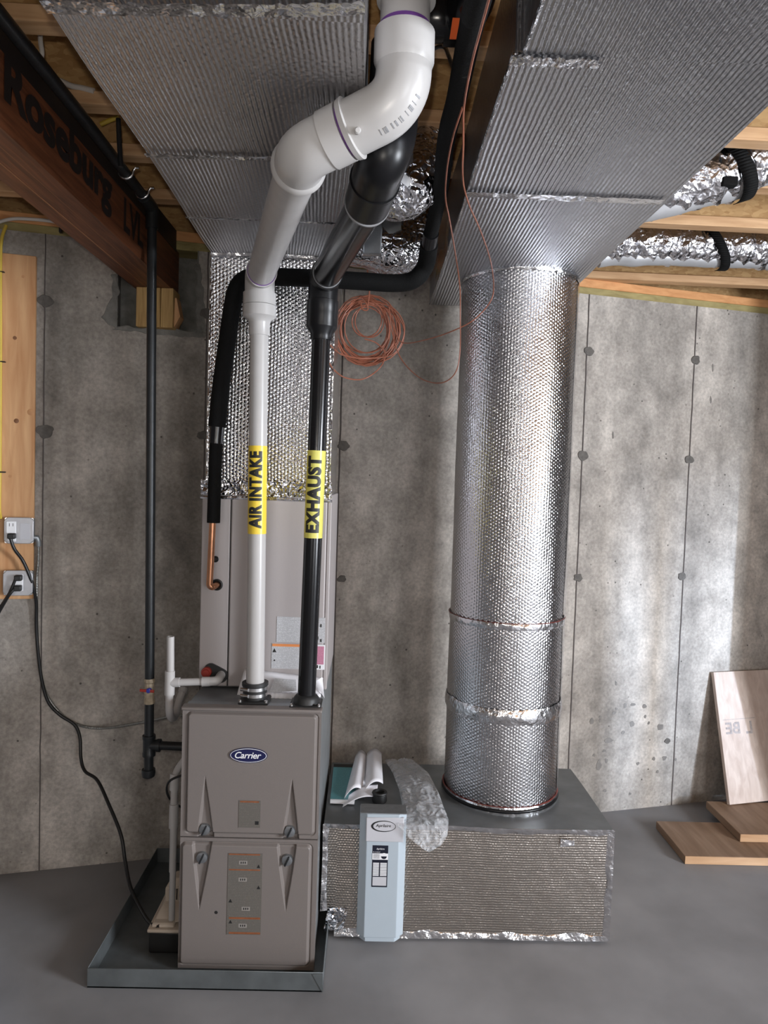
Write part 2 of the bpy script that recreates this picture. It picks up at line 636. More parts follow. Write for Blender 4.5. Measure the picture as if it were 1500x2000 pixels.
mt['absm'] = plain('matt_black_fitting', (.006, .006, .007), .34, mottle=.1, spec=.3)
mt['foam'] = plain('black_foam_insulation', (.005, .005, .005), .8, mottle=.15, bump=.001, bscale=250, spec=.15)
mt['iron'] = plain('black_iron_pipe', (.022, .024, .026), .38, .3, mottle=.3, mscale=15, bump=.0004, bscale=120)
mt['rubber'] = plain('black_rubber', (.014, .014, .014), .5)
mt['copper'] = plain('copper_tube', (.62, .30, .17), .28, 1.0, mottle=.2, mscale=18)
mt['wire'] = plain('brown_cable_jacket', (.25, .085, .048), .45, mottle=.1)
mt['purple'] = plain('purple_primer', (.13, .045, .22), .4, mottle=.25, mscale=40)
mt['yellow'] = plain('yellow_label', (.80, .57, .045), .35, mottle=.03)
mt['yellow2'] = plain('pale_yellow_label', (.66, .61, .13), .35, mottle=.03)
mt['ink'] = plain('black_print', (.012, .012, .012), .5)
mt['navy'] = plain('navy_badge', (.008, .010, .060), .25, coat=.3)
mt['white'] = plain('white_print', (.80, .80, .82), .4, mottle=.01)
mt['grey'] = plain('grey_print', (.25, .25, .26), .5)
mt['paper'] = plain('white_paper', (.74, .73, .76), .6, mottle=.03, bump=.002, bscale=20)
mt['teal'] = print_block('teal_booklet_cover', (.095, .26, .28), (.06, .19, .21), .006)
mt['fine'] = print_block('printed_label', (.60, .60, .62), (.26, .26, .27), .0030, .48, .8)
mt['finegrey'] = print_block('grey_printed_label', (.150, .135, .118), (.075, .07, .062), .0030, .44, .8)
mt['pink'] = print_block('pink_printed_label', (.56, .24, .34), (.36, .12, .19), .0030)
mt['orange'] = plain('orange_band', (.70, .25, .08), .5)
mt['greyp'] = plain('pale_grey_print', (.26, .24, .22), .5)
mt['rust'] = plain('dull_orange_band', (.22, .075, .03), .5, mottle=.2, mscale=80)
mt['darknavy'] = plain('dark_navy_print', (.008, .010, .022), .4)
mt['pansteel'] = plain('dull_pan_steel', (.15, .165, .17), .55, .6, mottle=.2, mscale=14)
mt['knot2'] = plain('pale_knot', (.50, .25, .11), .6, mottle=.15, mscale=60)
mt['label_orange'] = plain('orange_sticker', (.75, .13, .03), .5)
mt['red'] = plain('red_plastic', (.30, .03, .02), .4)
mt['marker'] = plain('dark_red_marker', (.15, .028, .02), .5, mottle=.3, mscale=30)
mt['chip'] = plain('shallow_chip', (.20, .185, .17), .9, mottle=.2)
mt['blue'] = plain('blue_plastic', (.03, .04, .30), .4)
mt['brass'] = plain('taped_brass', (.38, .31, .22), .5, .2, mottle=.35, mscale=60)
mt['beige'] = plain('beige_plastic', (.52, .44, .36), .45, mottle=.03)
mt['unit'] = plain('pale_blue_white_enamel', (.40, .46, .51), .38, mottle=.01)
mt['unitp'] = plain('off_white_plate', (.50, .50, .53), .45, mottle=.01)
mt['lvl'] = wood('laminated_beam_wood', (.085, .026, .010), (.20, .068, .028), (0, 1, 0), .5, 5, 16)
mt['lvline'] = plain('beam_glue_line', (.28, .13, .06), .6, mottle=.2)
mt['lvdark'] = plain('dark_beam_print', (.016, .011, .010), .6, mottle=.3, mscale=12)
mt['pine'] = wood('pale_lumber', (.48, .27, .13), (.70, .45, .25), (1, 0, 0), .65, 4, 10)
mt['lidsteel'] = plain('lid_foil_grey', (.20, .21, .215), .5, .7, mottle=.2, mscale=9)
mt['pinev'] = wood('orange_pine_board', (.50, .245, .105), (.68, .40, .20), (0, 0, 1), .6, 3, 9)
mt['pineo'] = wood('orange_plate_lumber', (.56, .25, .09), (.74, .38, .16), (1, 0, 0), .65, 4, 10)
mt['olive'] = wood('treated_lumber', (.25, .20, .075), (.40, .33, .14), (1, 0, 0), .7, 4, 10)
mt['block'] = wood('shim_wood', (.33, .19, .065), (.56, .37, .15), (0, 0, 1), .7, 7, 20)
mt['plank'] = wood('brown_plank', (.17, .098, .056), (.27, .175, .112), (0, 1, 0), .6, 3, 8)
mt['plankx'] = wood('cut_plank_end', (.46, .27, .14), (.62, .40, .24), (1, 0, 0), .6, 3, 8)
mt['board'] = wood('pale_panel', (.50, .39, .33), (.66, .55, .48), (0, 0, 1), .65, 4, 8)
mt['faded'] = plain('faded_stamp', (.37, .325, .31), .7, mottle=.3, mscale=60)
mt['osb'] = osb('oriented_strand_board')
mt['knot'] = plain('dark_knot', (.20, .085, .035), .6, mottle=.2, mscale=60)
mt['cable'] = plain('white_cable', (.62, .58, .54), .5)
mt['ycable'] = plain('yellow_cable', (.62, .44, .06), .5)
mt['bx'] = plain('armoured_cable', (.34, .34, .32), .4, .8, mottle=.2, mscale=80)
mt['cord'] = plain('black_cord', (.010, .010, .010), .4)
mt['clear'] = film('clear_plastic_film')
mt['hex'] = foil('bubble_foil', 'hex', .0120, .0016, .17, .006, 7)
mt['hexr'] = foil('bubble_foil_round_duct', 'hex', .0112, .0008, .16, .004, 6, (.63, .63, .65))
mt['hexbox'] = foil('bubble_foil_low_box', 'cross', .0092, .00062, .25, .006, 6, (.53, .485, .44), ang=PI / 2)
mt['ribs'] = foil('ribbed_foil', 'rib', .0100, .0012, .32, .010, 4, (.51, .50, .51))
mt['ribs2'] = foil('ribbed_foil_dark', 'rib', .0115, .0012, .32, .010, 4, (.475, .48, .505))
mt['tape'] = foil('foil_tape', None, 0, 0, .22, .010, 26, (.74, .74, .76), .003, 30)
mt['crumple'] = foil('crumpled_foil', None, 0, 0, .16, .016, 12, (.62, .62, .65), .008, 48)
mt['flex'] = foil('flex_duct_foil', None, 0, 0, .25, .012, 22, (.72, .72, .75), .006, 40)
mt['flexgrey'] = plain('grey_flex_jacket', (.42, .42, .43), .45, .3)

# ================================================================== SETTING
WA = math.atan(.254)
wx, wn = Vector((math.cos(WA), math.sin(WA), 0)), Vector((math.sin(WA), -math.cos(WA), 0))   # along the wall, out of the wall
W0 = Vector((0, 3.246, 0))
WTOP = 2.585


def wp(s, z, off=0.0):
    return W0 + wx * s + wn * off + Vector((0, 0, z))


def ws(p):
    return (p - W0).dot(wx)


def wbox(mb, s0, s1, z0, z1, o0, o1):
    """box on the back wall: s along it, o out of it"""
    mb.hexa([wp(a, z, o) for z in (z0, z1) for (a, o) in ((s0, o1), (s1, o1), (s1, o0), (s0, o0))])


pl, pr, pz = ws(atW(226, 640)), ws(atW(386, 650)), 2.243
mb = MB()
wbox(mb, -3.6, pl, 0, WTOP, -.25, 0)
wbox(mb, pr, 4.6, 0, WTOP, -.25, 0)
wbox(mb, pl, pr, 0, pz, -.25, 0)
wbox(mb, pl, pr, pz, WTOP, -.25, -.13)
wall = tag(mb.build('wall_back', mt['wallc'], smooth=0), 'grey cast concrete foundation wall with vertical form seams', kind='structure')
# rough broken edge of the beam pocket
def rough_lip(poly, seed):
    n = len(poly)
    out = []
    for k in range(n):
        a, b = poly[k], poly[(k + 1) % n]
        m_ = max(1, int(math.hypot(b[0] - a[0], b[1] - a[1]) / .012))
        for q in range(m_):
            t = q / m_
            x, z = a[0] + (b[0] - a[0]) * t, a[1] + (b[1] - a[1]) * t
            out.append(wp(x + .016 * noise.noise(Vector((x * 30, z * 30, seed))), z + .014 * noise.noise(Vector((x * 30, z * 30, seed + 5))), -.001))
    mb = MB()
    mb.prism(out, wn * .004)
    return mb


rough_lip([(pl - .055, 2.275), (pl + .008, pz - .012), (pl + .008, WTOP - .12), (pl - .022, WTOP - .14), (pl - .02, 2.36)], 1).build('pocket_lip', mt['pocket'], wall, bevel=.002)
rough_lip([(pl - .01, pz - .014), (pr + .03, pz - .016), (pr + .04, pz + .01), (pr, pz + .008), (pl, pz + .008)], 2).build('pocket_lip', mt['pocket'], wall, bevel=.002)
rough_lip([(pr - .008, pz - .01), (pr + .035, pz + .01), (pr + .022, 2.40), (pr + .005, WTOP - .05), (pr - .008, WTOP - .05)], 3).build('pocket_lip', mt['pocket'], wall, bevel=.002)
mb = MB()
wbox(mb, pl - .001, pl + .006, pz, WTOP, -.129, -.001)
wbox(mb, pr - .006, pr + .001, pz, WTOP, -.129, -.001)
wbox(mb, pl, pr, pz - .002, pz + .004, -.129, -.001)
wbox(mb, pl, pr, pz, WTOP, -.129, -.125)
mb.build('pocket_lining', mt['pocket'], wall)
# form seams: thin fins
for (x, y, wd) in ((85, 850, .004), (401, 800, .006), (646, 900, .003), (663, 900, .006), (1137, 890, .005), (1346, 897, .005), (1108, 890, .003)):
    s = ws(atW(x, y))
    mb = MB()
    zt = WTOP if not pl < s < pr else pz
    n = 40
    for k in range(n):
        j0, j1 = .0025 * noise.noise(Vector((x, k * .7, 0))), .0025 * noise.noise(Vector((x, (k + 1) * .7, 0)))
        z0, z1 = zt * k / n, zt * (k + 1) / n
        mb.hexa([wp(s + j0 + a, z0, o) for (a, o) in ((-wd / 2, .003), (wd / 2, .003), (wd / 2, -.004), (-wd / 2, -.004))] +
                [wp(s + j1 + a, z1, o) for (a, o) in ((-wd / 2, .003), (wd / 2, .003), (wd / 2, -.004), (-wd / 2, -.004))])
    mb.build('seam', mt['seam'], wall, smooth=0)
# tie holes filled with rough patches
for (x, y, r) in ((88, 588, .024), (89, 842, .026), (402, 612, .020), (396, 850, .018), (670, 870, .022), (668, 1130, .016), (1150, 686, .022), (1138, 890, .024), (1129, 1128, .020), (1358, 703, .022), (1346, 898, .022), (1332, 1126, .020), (1303, 1447, .014)):
    p = atW(x, y)
    s, z = ws(p), p.z
    mb = MB()
    n = 18
    ring = []
    for k in range(n):
        a = 2 * PI * k / n
        q = r * (1 + .35 * noise.noise(Vector((x * .1 + math.cos(a) * 1.5, y * .1 + math.sin(a) * 1.5, 0))))
        ring.append(wp(s + q * 1.25 * math.cos(a), z + q * math.sin(a), -.002))
    mb.prism(ring, wn * .006)
    mb.build('tie_patch', mt['tie'], wall, bevel=.002)
# spalled chips low on the right of the wall
mb = MB()
spots = [(1190, 1446, 14, 6), (1169, 1494, 9, 14), (1235, 1413, 7, 9), (1259, 1379, 7, 6), (1236, 1376, 9, 4), (1221, 1378, 5, 6), (1156, 1407, 7, 9), (1246, 1491, 6, 5), (1276, 1482, 5, 6), (1298, 1480, 7, 6), (1289, 1420, 10, 8), (1184, 1486, 6, 7), (1203, 1335, 4, 7), (1217, 1430, 6, 6), (1172, 1400, 4, 4), (1199, 1392, 6, 4), (1204, 1384, 4, 4), (1181, 1544, 5, 4), (1260, 1399, 5, 5), (1267, 1412, 4, 4), (1230, 1550, 4, 4), (1160, 1475, 4, 4), (1320, 1483, 4, 4), (1284, 1507, 4, 5), (1180, 1466, 5, 4), (1392, 718, 3, 9), (1388, 780, 3, 9), (1197, 850, 4, 10), (1172, 1408, 4, 4)]
for (x, y, a, b) in spots:
    p = atW(x, y)
    s, z = ws(p), p.z
    ring = []
    for k in range(9):
        t = 2 * PI * k / 9
        q = 1 + .6 * noise.noise(Vector((x + math.cos(t), y + math.sin(t), .3)))
        ring.append(wp(s + a * .0018 * q * math.cos(t), z + b * .0019 * q * math.sin(t), -.003))
    mb.prism(ring, wn * .0045)
tag(mb.build('chips', mt['chip'], wall, smooth=0), kind='stuff')

mb = MB().box(-3.4, 4.3, -3.9, 5.2, -.15, 0)
floor = tag(mb.build('floor', mt['floor'], smooth=0), 'grey concrete slab', kind='structure')
# room behind the camera
mb = MB().box(-3.4, -3.2, -3.9, 3.0, 0, 2.93)
tag(mb.build('wall_left', mt['walld'], smooth=0), kind='structure')
mb = MB()
mb.box(4.1, 4.3, -3.7, -1.08, 0, 2.93); mb.box(4.1, 4.3, .48, 5.0, 0, 2.93)
mb.box(4.1, 4.3, -1.08, .48, 0, .95); mb.box(4.1, 4.3, -1.08, .48, 2.15, 2.93)
tag(mb.build('wall_right', mt['walld'], smooth=0), kind='structure')
mb = MB()
for (a, b, z0, z1) in ((-3.4, -1.8, 0, 2.93), (-.7, 2.15, 0, 2.93), (3.85, 4.3, 0, 2.93), (-1.8, -.7, 0, .95), (-1.8, -.7, 2.05, 2.93), (2.15, 3.85, 2.3, 2.93), (2.15, 3.85, 0, .6)):
    mb.box(a, b, -3.8, -3.6, z0, z1)
tag(mb.build('wall_front', mt['walld'], smooth=0), kind='structure')
# unseen blocker added at the right to shade the back wall's end
mb = MB().box(2.285, 4.1, 3.16, 3.24, 0, 2.58)
tag(mb.build('shadow_blocker', mt['walld'], smooth=0), kind='structure')
# ceiling: subfloor, joists
mb = MB().box(-3.4, 4.3, -3.9, 5.2, 2.905, 2.93)
ceil = tag(mb.build('ceiling', mt['osb'], smooth=0), 'wooden floor deck seen from below', kind='structure')
JB = 2.661
SK = .027
jd = Vector((1, SK, 0)).normalized()
jn = Vector((-SK, 1, 0)).normalized()


def joist(Y0, xa, xb):
    c = Vector(((xa + xb) / 2, Y0 + SK * (xa + xb) / 2, 0)) + jn * .03
    h = (xb - xa) / 2
    up = Vector((0, 0, 1))
    web = MB().obox(c + up * (JB + .122), jd, jn, up, h, .0055, .084).build('joist', mt['osb'], ceil, smooth=0)
    MB().obox(c + up * (JB + .019), jd, jn, up, h, .029, .019).build('flange', mt['pine'], web, bevel=.003, seg=1)
    MB().obox(c + up * (JB + .225), jd, jn, up, h, .029, .019).build('flange', mt['pine'], web, bevel=.003, seg=1)


for Y0 in (2.72, 2.362, 2.05, 1.69, 1.20, .85, .45, 0, -.6, -1.2, -1.8, -2.4, -3.0):
    joist(Y0, -3.15, 4.05)
joist(3.472, .86, 4.05)
# plates on top of the wall
for k, (z0, z1, m, o0, o1) in enumerate(((WTOP, WTOP + .036, 'olive', -.16, -.012), (WTOP + .036, WTOP + .076, 'pineo', -.16, -.010))):
    for q, (a, b) in enumerate(((-3.6, ws(Vector((-1.003, 2.99, 0)))), (ws(Vector((-.842, 3.03, 0))), 4.6))):
        mb = MB()
        mb.hexa([wp(s, z, o) for z in (z0, z1) for (s, o) in ((a, o1), (b, o1), (b, o0), (a, o0))])
        tag(mb.build('trim_%d' % (1 + k * 2 + q), mt[m], smooth=0, bevel=.002, seg=1), 'treated sill plate on the wall' if k == 0 else 'pine plate above the sill', kind='structure')
mb = MB()
wbox(mb, -3.6, 4.6, WTOP + .076, 2.905, -.16, -.12)
tag(mb.build('trim_5', mt['osb'], smooth=0), 'rim board above the plates', kind='structure')
mb = MB()
for (a, b, z0, z1) in ((-1.08, -1.05, .95, 2.15), (.44, .48, .95, 2.15), (-.58, -.50, .95, 2.15), (-1.08, .48, .95, .99), (-1.08, .48, 2.11, 2.15)):
    mb.box(4.14, 4.20, a, b, z0, z1)
tag(mb.build('window_3', mt['white'], smooth=0), 'white window frame', kind='structure')
# window casings round the openings (behind the camera)
for k, (a, b, z0, z1) in enumerate(((-1.8, -.7, .95, 2.05), (2.15, 3.85, .6, 2.3))):
    mb = MB()
    for (p, q, r, s) in ((a, a + .05, z0, z1), (b - .05, b, z0, z1), (a, b, z0, z0 + .05), (a, b, z1 - .05, z1), ((a + b) / 2 - .025, (a + b) / 2 + .025, z0, z1)):
        mb.box(p, q, -3.58, -3.5, r, s)
    tag(mb.build('window_%d' % (k + 1), mt['white'], smooth=0), 'white window frame', kind='structure')

# ================================================================== DUCTS
AM = .004


def wob(p, amp=AM, fr=3.0):
    p = Vector(p)
    return p + noise.noise_vector(p * fr) * amp


def bil(a, b, c, d):
    a, b, c, d = Vector(a), Vector(b), Vector(c), Vector(d)
    return lambda u, v: wob((a * (1 - u) + b * u) * (1 - v) + (d * (1 - u) + c * u) * v)


def patch4(mb, a, b, c, d, st=.05):
    a, b, c, d = Vector(a), Vector(b), Vector(c), Vector(d)
    L, H = max((b - a).length, (c - d).length), max((d - a).length, (c - b).length)
    mb.patch(bil(a, b, c, d), max(2, int(L / st)), max(2, int(H / st)), L, H)


# supply plenum on the coil cabinet
FX0, FX1 = -.595, -.143
supply = thing('supply_plenum', (-.37, 2.8, 1.594), 'tall foil-wrapped plenum standing on the coil cabinet behind the white and black pipes', 'duct')
mb = MB()
x0, x1, y0, y1, z0, z1 = -.580, -.150, 2.535, 3.03, 1.595, 2.42
patch4(mb, (x0, y0, z0), (x1, y0, z0), (x1, y0, z1), (x0, y0, z1))
patch4(mb, (x1, y0, z0), (x1, y1, z0), (x1, y1, z1), (x1, y0, z1))
patch4(mb, (x0, y1, z0), (x0, y0, z0), (x0, y0, z1), (x0, y1, z1))
patch4(mb, (x1, y1, z0), (x0, y1, z0), (x0, y1, z1), (x1, y1, z1))
mb.build('jacket', mt['hex'], supply)
mb = MB()


def rag(x, z, k): return .012 * noise.noise(Vector((x * 18, k, 0)))


def bandfn(u, v):
    x = FX0 - .004 + u * (FX1 - FX0 + .006)
    z = 1.585 + v * (.052 + rag(x, 0, 1))
    y = 2.525 - .004 * v - .006 * abs(noise.noise(Vector((x * 30, z * 40, 2))))
    return (x, y, z)


mb.patch(bandfn, 60, 8, .45, .05)
mb.build('tape', mt['crumple'], supply)
mb = MB()
mb.tube([(FX0 - .006, 2.53, 1.575), (-.37, 2.524, 1.578), (FX1 + .004, 2.53, 1.574)], [.006, .008, .006], 8)
mb.build('tape', mt['tape'], supply)
for x, nm in ((x0 - .002, 'l'), (x1 + .001, 'r')):
    MB().box(x - .002, x + .002, y0 - .003, y0 + .05, z0 + .03, z1).build('corner_tape', mt['tape'], supply)

# supply trunk overhead
trunk = thing('supply_duct', (-.28, 1.6, 2.37), 'wide foil-wrapped trunk duct overhead on the left, widening out of the plenum', 'duct')
ST = [(-1.2, -.510, -.034, 2.36), (1.14, -.518, -.034, 2.362), (1.62, -.524, -.036, 2.365), (2.08, -.548, -.075, 2.385), (2.535, -.580, -.150, 2.420)]
TT = 2.655
mb = MB()
for (a, b) in zip(ST, ST[1:]):
    L = b[0] - a[0]
    A, B, C, D = (a[1], a[0], a[3]), (a[2], a[0], a[3]), (b[2], b[0], b[3]), (b[1], b[0], b[3])
    patch4(mb, D, C, B, A)
    patch4(mb, B, C, (C[0], C[1], TT), (B[0], B[1], TT))
    patch4(mb, D, A, (A[0], A[1], TT), (D[0], D[1], TT))
a = ST[-1]
patch4(mb, (a[2], a[0], 2.42), (a[2], 3.03, 2.42), (a[2], 3.03, TT), (a[2], a[0], TT))
patch4(mb, (a[1], 3.03, 2.42), (a[1], a[0], 2.42), (a[1], a[0], TT), (a[1], 3.03, TT))
patch4(mb, (a[1], a[0], TT), (a[2], a[0], TT), (ST[0][2], ST[0][0], TT), (ST[0][1], ST[0][0], TT), .3)
jk = mb.build('jacket', mt['ribs'], trunk)
for (Y, wd, xa, xb, z) in ((1.128, .030, -.520, -.032, 2.359), (1.635, .018, -.526, -.034, 2.362), (2.07, .012, -.549, -.072, 2.381)):
    mb = MB()
    mb.patch(lambda u, v: wob((xa + (xb - xa) * u, Y + wd * (v - .5) + .004 * noise.noise(Vector((u * 22, v, Y))) - .03 * u * u * (Y < 2), z - .003 + .004 * noise.noise(Vector((u * 40, v * 3, Y)))), .002), 50, 4, .45, wd)
    mb.build('tape', mt['tape'], trunk)
mb = MB()
mb.tube([(-.580, 2.527, 2.418), (-.37, 2.521, 2.421), (-.150, 2.527, 2.418)], [.010, .013, .010], 8)
mb.build('tape', mt['tape'], trunk)

# return trunk overhead right
ret = thing('return_duct', (.51, 2.0, 2.44), 'wide ribbed foil duct overhead on the right, above the round duct', 'duct')
RX0, RX1, RB, RT = .235, .785, 2.445, 2.655
mb = MB()
for (ya, yb, s0, s1, zb0, zb1) in ((-1.2, 1.345, .03, .018, RB, RB), (1.345, 2.0, 0, 0, RB, RB), (2.0, 3.235, 0, -.005, RB, RB)):
    patch4(mb, (RX0 + s1, yb, zb1), (RX1, yb, zb1), (RX1, ya, zb0), (RX0 + s0, ya, zb0))
    patch4(mb, (RX0 + s0, ya, zb0), (RX0 + s1, yb, zb1), (RX0 + s1, yb, RT), (RX0 + s0, ya, RT))
    patch4(mb, (RX1, yb, zb1), (RX1, ya, zb0), (RX1, ya, RT), (RX1, yb, RT))
patch4(mb, (RX0, 1.345, RB), (RX0 + .018, 1.345, RB), (RX0 + .018, 1.345, RT), (RX0, 1.345, RT))
patch4(mb, (RX1, 3.235, RB), (RX0, 3.235, RB), (RX0, 3.235, RT), (RX1, 3.235, RT))
patch4(mb, (RX0, 3.235, RT), (RX1, 3.235, RT), (RX1, -1.2, RT), (RX0, -1.2, RT), .3)
mb.build('jacket', mt['ribs2'], ret)
for (Y, wd, UE) in ((1.36, .03, .3), (1.985, .034, .97)):
    mb = MB()
    mb.patch(lambda u, v: (RX0 - .004 + (RX1 - RX0 + .006) * u * UE, Y + wd * (v - .5) + .006 * noise.noise(Vector((u * 12, v, Y))), RB - .006 + .004 * noise.noise(Vector((u * 40, v * 3, Y)))), 50, 4, .5, wd)
    mb.build('tape', mt['tape'], ret)
mb = MB().tube([(RX0 + .03, -1.2, RB), (RX0 + .018, 1.34, RB), (RX0, 1.35, RB), (RX0, 3.23, RB)], .004, 6)
mb.build('edge_tape', mt['tape'], ret)
mb = MB().patch(lambda u, v: (RX0 - .004, 2.45 + u * .785, RB - .004 + v * .11), 20, 4, .7, .1)
mb.build('edge_tape', mt['tape'], ret)

# round return drop
RC, RR = Vector((.553, 2.84, 0)), .224
drop = thing('round_return_duct', (.553, 2.84, .42), 'big round foil-wrapped duct standing on the low foil box', 'duct')
mb = MB()
nz_, na = 60, 96


def rfn(u, v):
    a = 2 * PI * u
    z = .425 + v * (RB + .02 - .425)
    q = RR + .003 * noise.noise(Vector((math.cos(a) * 3, math.sin(a) * 3, z * 3)))
    return (RC.x + q * math.cos(a), RC.y + q * math.sin(a), z)


mb.patch(rfn, na, nz_, 2 * PI * RR, 2.02)
mb.build('jacket', mt['hexr'], drop)


def ring_band(z, h, off, mat, name, amp, slope=0.0):
    m = MB()

    def fn(u, v):
        a = 2 * PI * u
        zz = z + slope * math.cos(a) + h * (v - .5) + amp * noise.noise(Vector((math.cos(a) * 7, math.sin(a) * 7, v)))
        q = RR + off * math.sin(PI * min(1, max(0, v * .9 + .05))) + .0015 + amp * .4 * noise.noise(Vector((math.cos(a) * 12, math.sin(a) * 12, v * 3 + z)))
        return (RC.x + q * math.cos(a), RC.y + q * math.sin(a), zz)
    m.patch(fn, 110, 6, 1.4, h)
    return m.build(name, mt[mat], drop)


zA = at(985, 1218, 2.616).z
zB = at(985, 1402, 2.616).z
zC = at(985, 1580, 2.616).z
ring_band(zA - .012, .028, .003, 'tape', 'tape', .004)
ring_band(zA, .0032, .0052, 'marker', 'marker_line', .002)
ring_band(zB, .058, .007, 'tape', 'tape', .006)
ring_band(zC - .012, .036, .004, 'tape', 'tape', .004)
ring_band(zC + .006, .0032, .0052, 'marker', 'marker_line', .003)
ring_band(.432, .018, .008, 'absm', 'base_gap', .001)
ring_band(RB - .005, .02, .004, 'tape', 'tape', .004)
mb = MB()
for k in range(40):
    pass
mb.patch(lambda u, v: (RC.x + (RR + .004) * math.cos(-.42 + .2 * u), RC.y + (RR + .004) * math.sin(-.42 + .2 * u), .46 + v * 1.97), 6, 40, .045, 1.97)
mb.build('seam_tape', mt['tape'], drop)

# low return box on the floor
low = thing('return_box', (.38, 2.78, .012), 'long low foil-wrapped box on the floor to the right of the furnace', 'duct')
bx0, bx1, by0, by1, bz0, bz1 = -.135, .908, 2.515, 3.07, .014, .42
mb = MB()
AM = .006
nx = -.085
patch4(mb, (nx, by0, bz0), (bx1, by0, bz0), (bx1, by0, bz1), (nx, by0, bz1))
patch4(mb, (bx0, by0, .10), (nx, by0, .10), (nx, by0, bz1), (bx0, by0, bz1))
patch4(mb, (bx1, by0, bz0), (bx1, by1, bz0), (bx1, by1, bz1), (bx1, by0, bz1))
patch4(mb, (bx1, by1, bz0), (nx, by1, bz0), (nx, by1, bz1), (bx1, by1, bz1))
patch4(mb, (bx0, by1, .10), (bx0, by0, .10), (bx0, by0, bz1), (bx0, by1, bz1))
patch4(mb, (nx, by1, bz0), (bx1, by1, bz0), (bx1, by0, bz0), (nx, by0, bz0), .2)
jb = mb.build('jacket', mt['hexbox'], low)
mb = MB()
patch4(mb, (bx0, by0, bz1), (bx1, by0, bz1), (bx1, by1, bz1), (bx0, by1, bz1))
mb.build('lid', mt['lidsteel'], low)
AM = .004
for (A, B, nrm) in (((bx0, by0, bz1), (bx1, by0, bz1), (0, -1, 0)), ((nx, by0, bz0), (bx1, by0, bz0), (0, -1, 0)), ((bx1, by0, bz0), (bx1, by0, bz1), (0, -1, 0)), ((bx0, by0, .1), (bx0, by0, bz1), (0, -1, 0))):
    A, B, nrm = Vector(A), Vector(B), Vector(nrm)
    t = (B - A).normalized()
    inn = Vector((0, 0, 1)) if abs(t.x) > .5 else Vector((1, 0, 0))
    if A.z > .3 and abs(t.x) > .5: inn = -inn
    if A.x > .8 and abs(t.z) > .5: inn = -inn
    mb = MB()
    L = (B - A).length
    wd_ = .022

    def efn(u, v):
        p = A + t * L * u + inn * (wd_ * v + (.010 * noise.noise(A * 3 + t * L * u * 14) if v > .8 else 0)) - inn * .003
        return wob(p, .006) + nrm * (.007 * (1 - v) ** .6 - .0004 + .002 * noise.noise(p * 28) * (1 - v))
    mb.patch(efn, int(L / .012), 5, L, wd_)
    mb.build('edge_tape', mt['tape'], low)
# torn flap by the furnace
mb = MB().patch(lambda u, v: (-.125 + .07 * u + .015 * v, 2.512 - .012 * noise.noise(Vector((u * 5, v * 5, 3))), .028 + .085 * v), 10, 10, .08, .08)
mb.build('torn_flap', mt['crumple'], low)
# reference patches of clear tape
for (x, y, a, b) in ((1108, 1646, .05, .030),):
    p = at(x, y, 2.506)
    MB().patch(lambda u, v: (p.x + a * (u - .5), 2.503 + .002 * noise.noise(Vector((u * 5, v * 5, x))), p.z + b * (v - .5) * (1 - .4 * u)), 8, 6, .05, .03).build('tape_patch', mt['tape'], low)

# foil-covered branch elbows between the trunks
for k, (pts, r, lab) in enumerate((
        ([(-.05, 2.12, 2.53), at(775, 372, 2.12), at(812, 348, 2.12), at(832, 290, 2.15), at(838, 215, 2.22)], [.07, .082, .088, .076, .06], 'crumpled foil boot higher up between the two overhead trunks, by the black elbow'),
        ([(-.15, 2.58, 2.50), (-.06, 2.58, 2.49), at(778, 492, 2.58), at(812, 440, 2.60), at(820, 385, 2.62)], [.075, .085, .088, .075, .06], 'crumpled foil boot lower down, just above the horizontal black line'))):
    root = thing('branch_boot', pts[2], lab, 'duct', None)
    P = spline(pts, 8)
    R = []
    for q in range(len(P)):
        t = q / (len(P) - 1) * (len(r) - 1)
        a = min(int(t), len(r) - 2)
        R.append(r[a] + (r[a + 1] - r[a]) * (t - a))
    MB().tube(P, R, 40, True, .014, 16).build('foil_wrap', mt['crumple'], root, smooth=50)
    xa, xb, ya, yb, Yb = ((722, 760, 282, 350, 2.02), (712, 745, 395, 498, 2.49))[k]
    a, b = at(xa, ya, Yb), at(xb, yb, Yb)
    MB().box(a.x, b.x, Yb, Yb + .10, b.z, a.z).build('collar', mt['galv'], root, bevel=.004)
    MB().box(a.x, b.x, Yb - .004, Yb + .002, b.z - .003, b.z + .004).build('collar_lip', mt['zinc'], root)
    MB().box(b.x + .001, b.x + .065, Yb + .018, Yb + .09, b.z + .004, a.z - .01).build('sheet_panel', mt['galvdull'], root)
    if k == 0:
        c = at(793, 353, 2.02)
        MB().obox(c, (1, 0, -.7), (0, 1, 0), (.7, 0, 1), .014, .002, .012).build('tag', mt['white'], root)

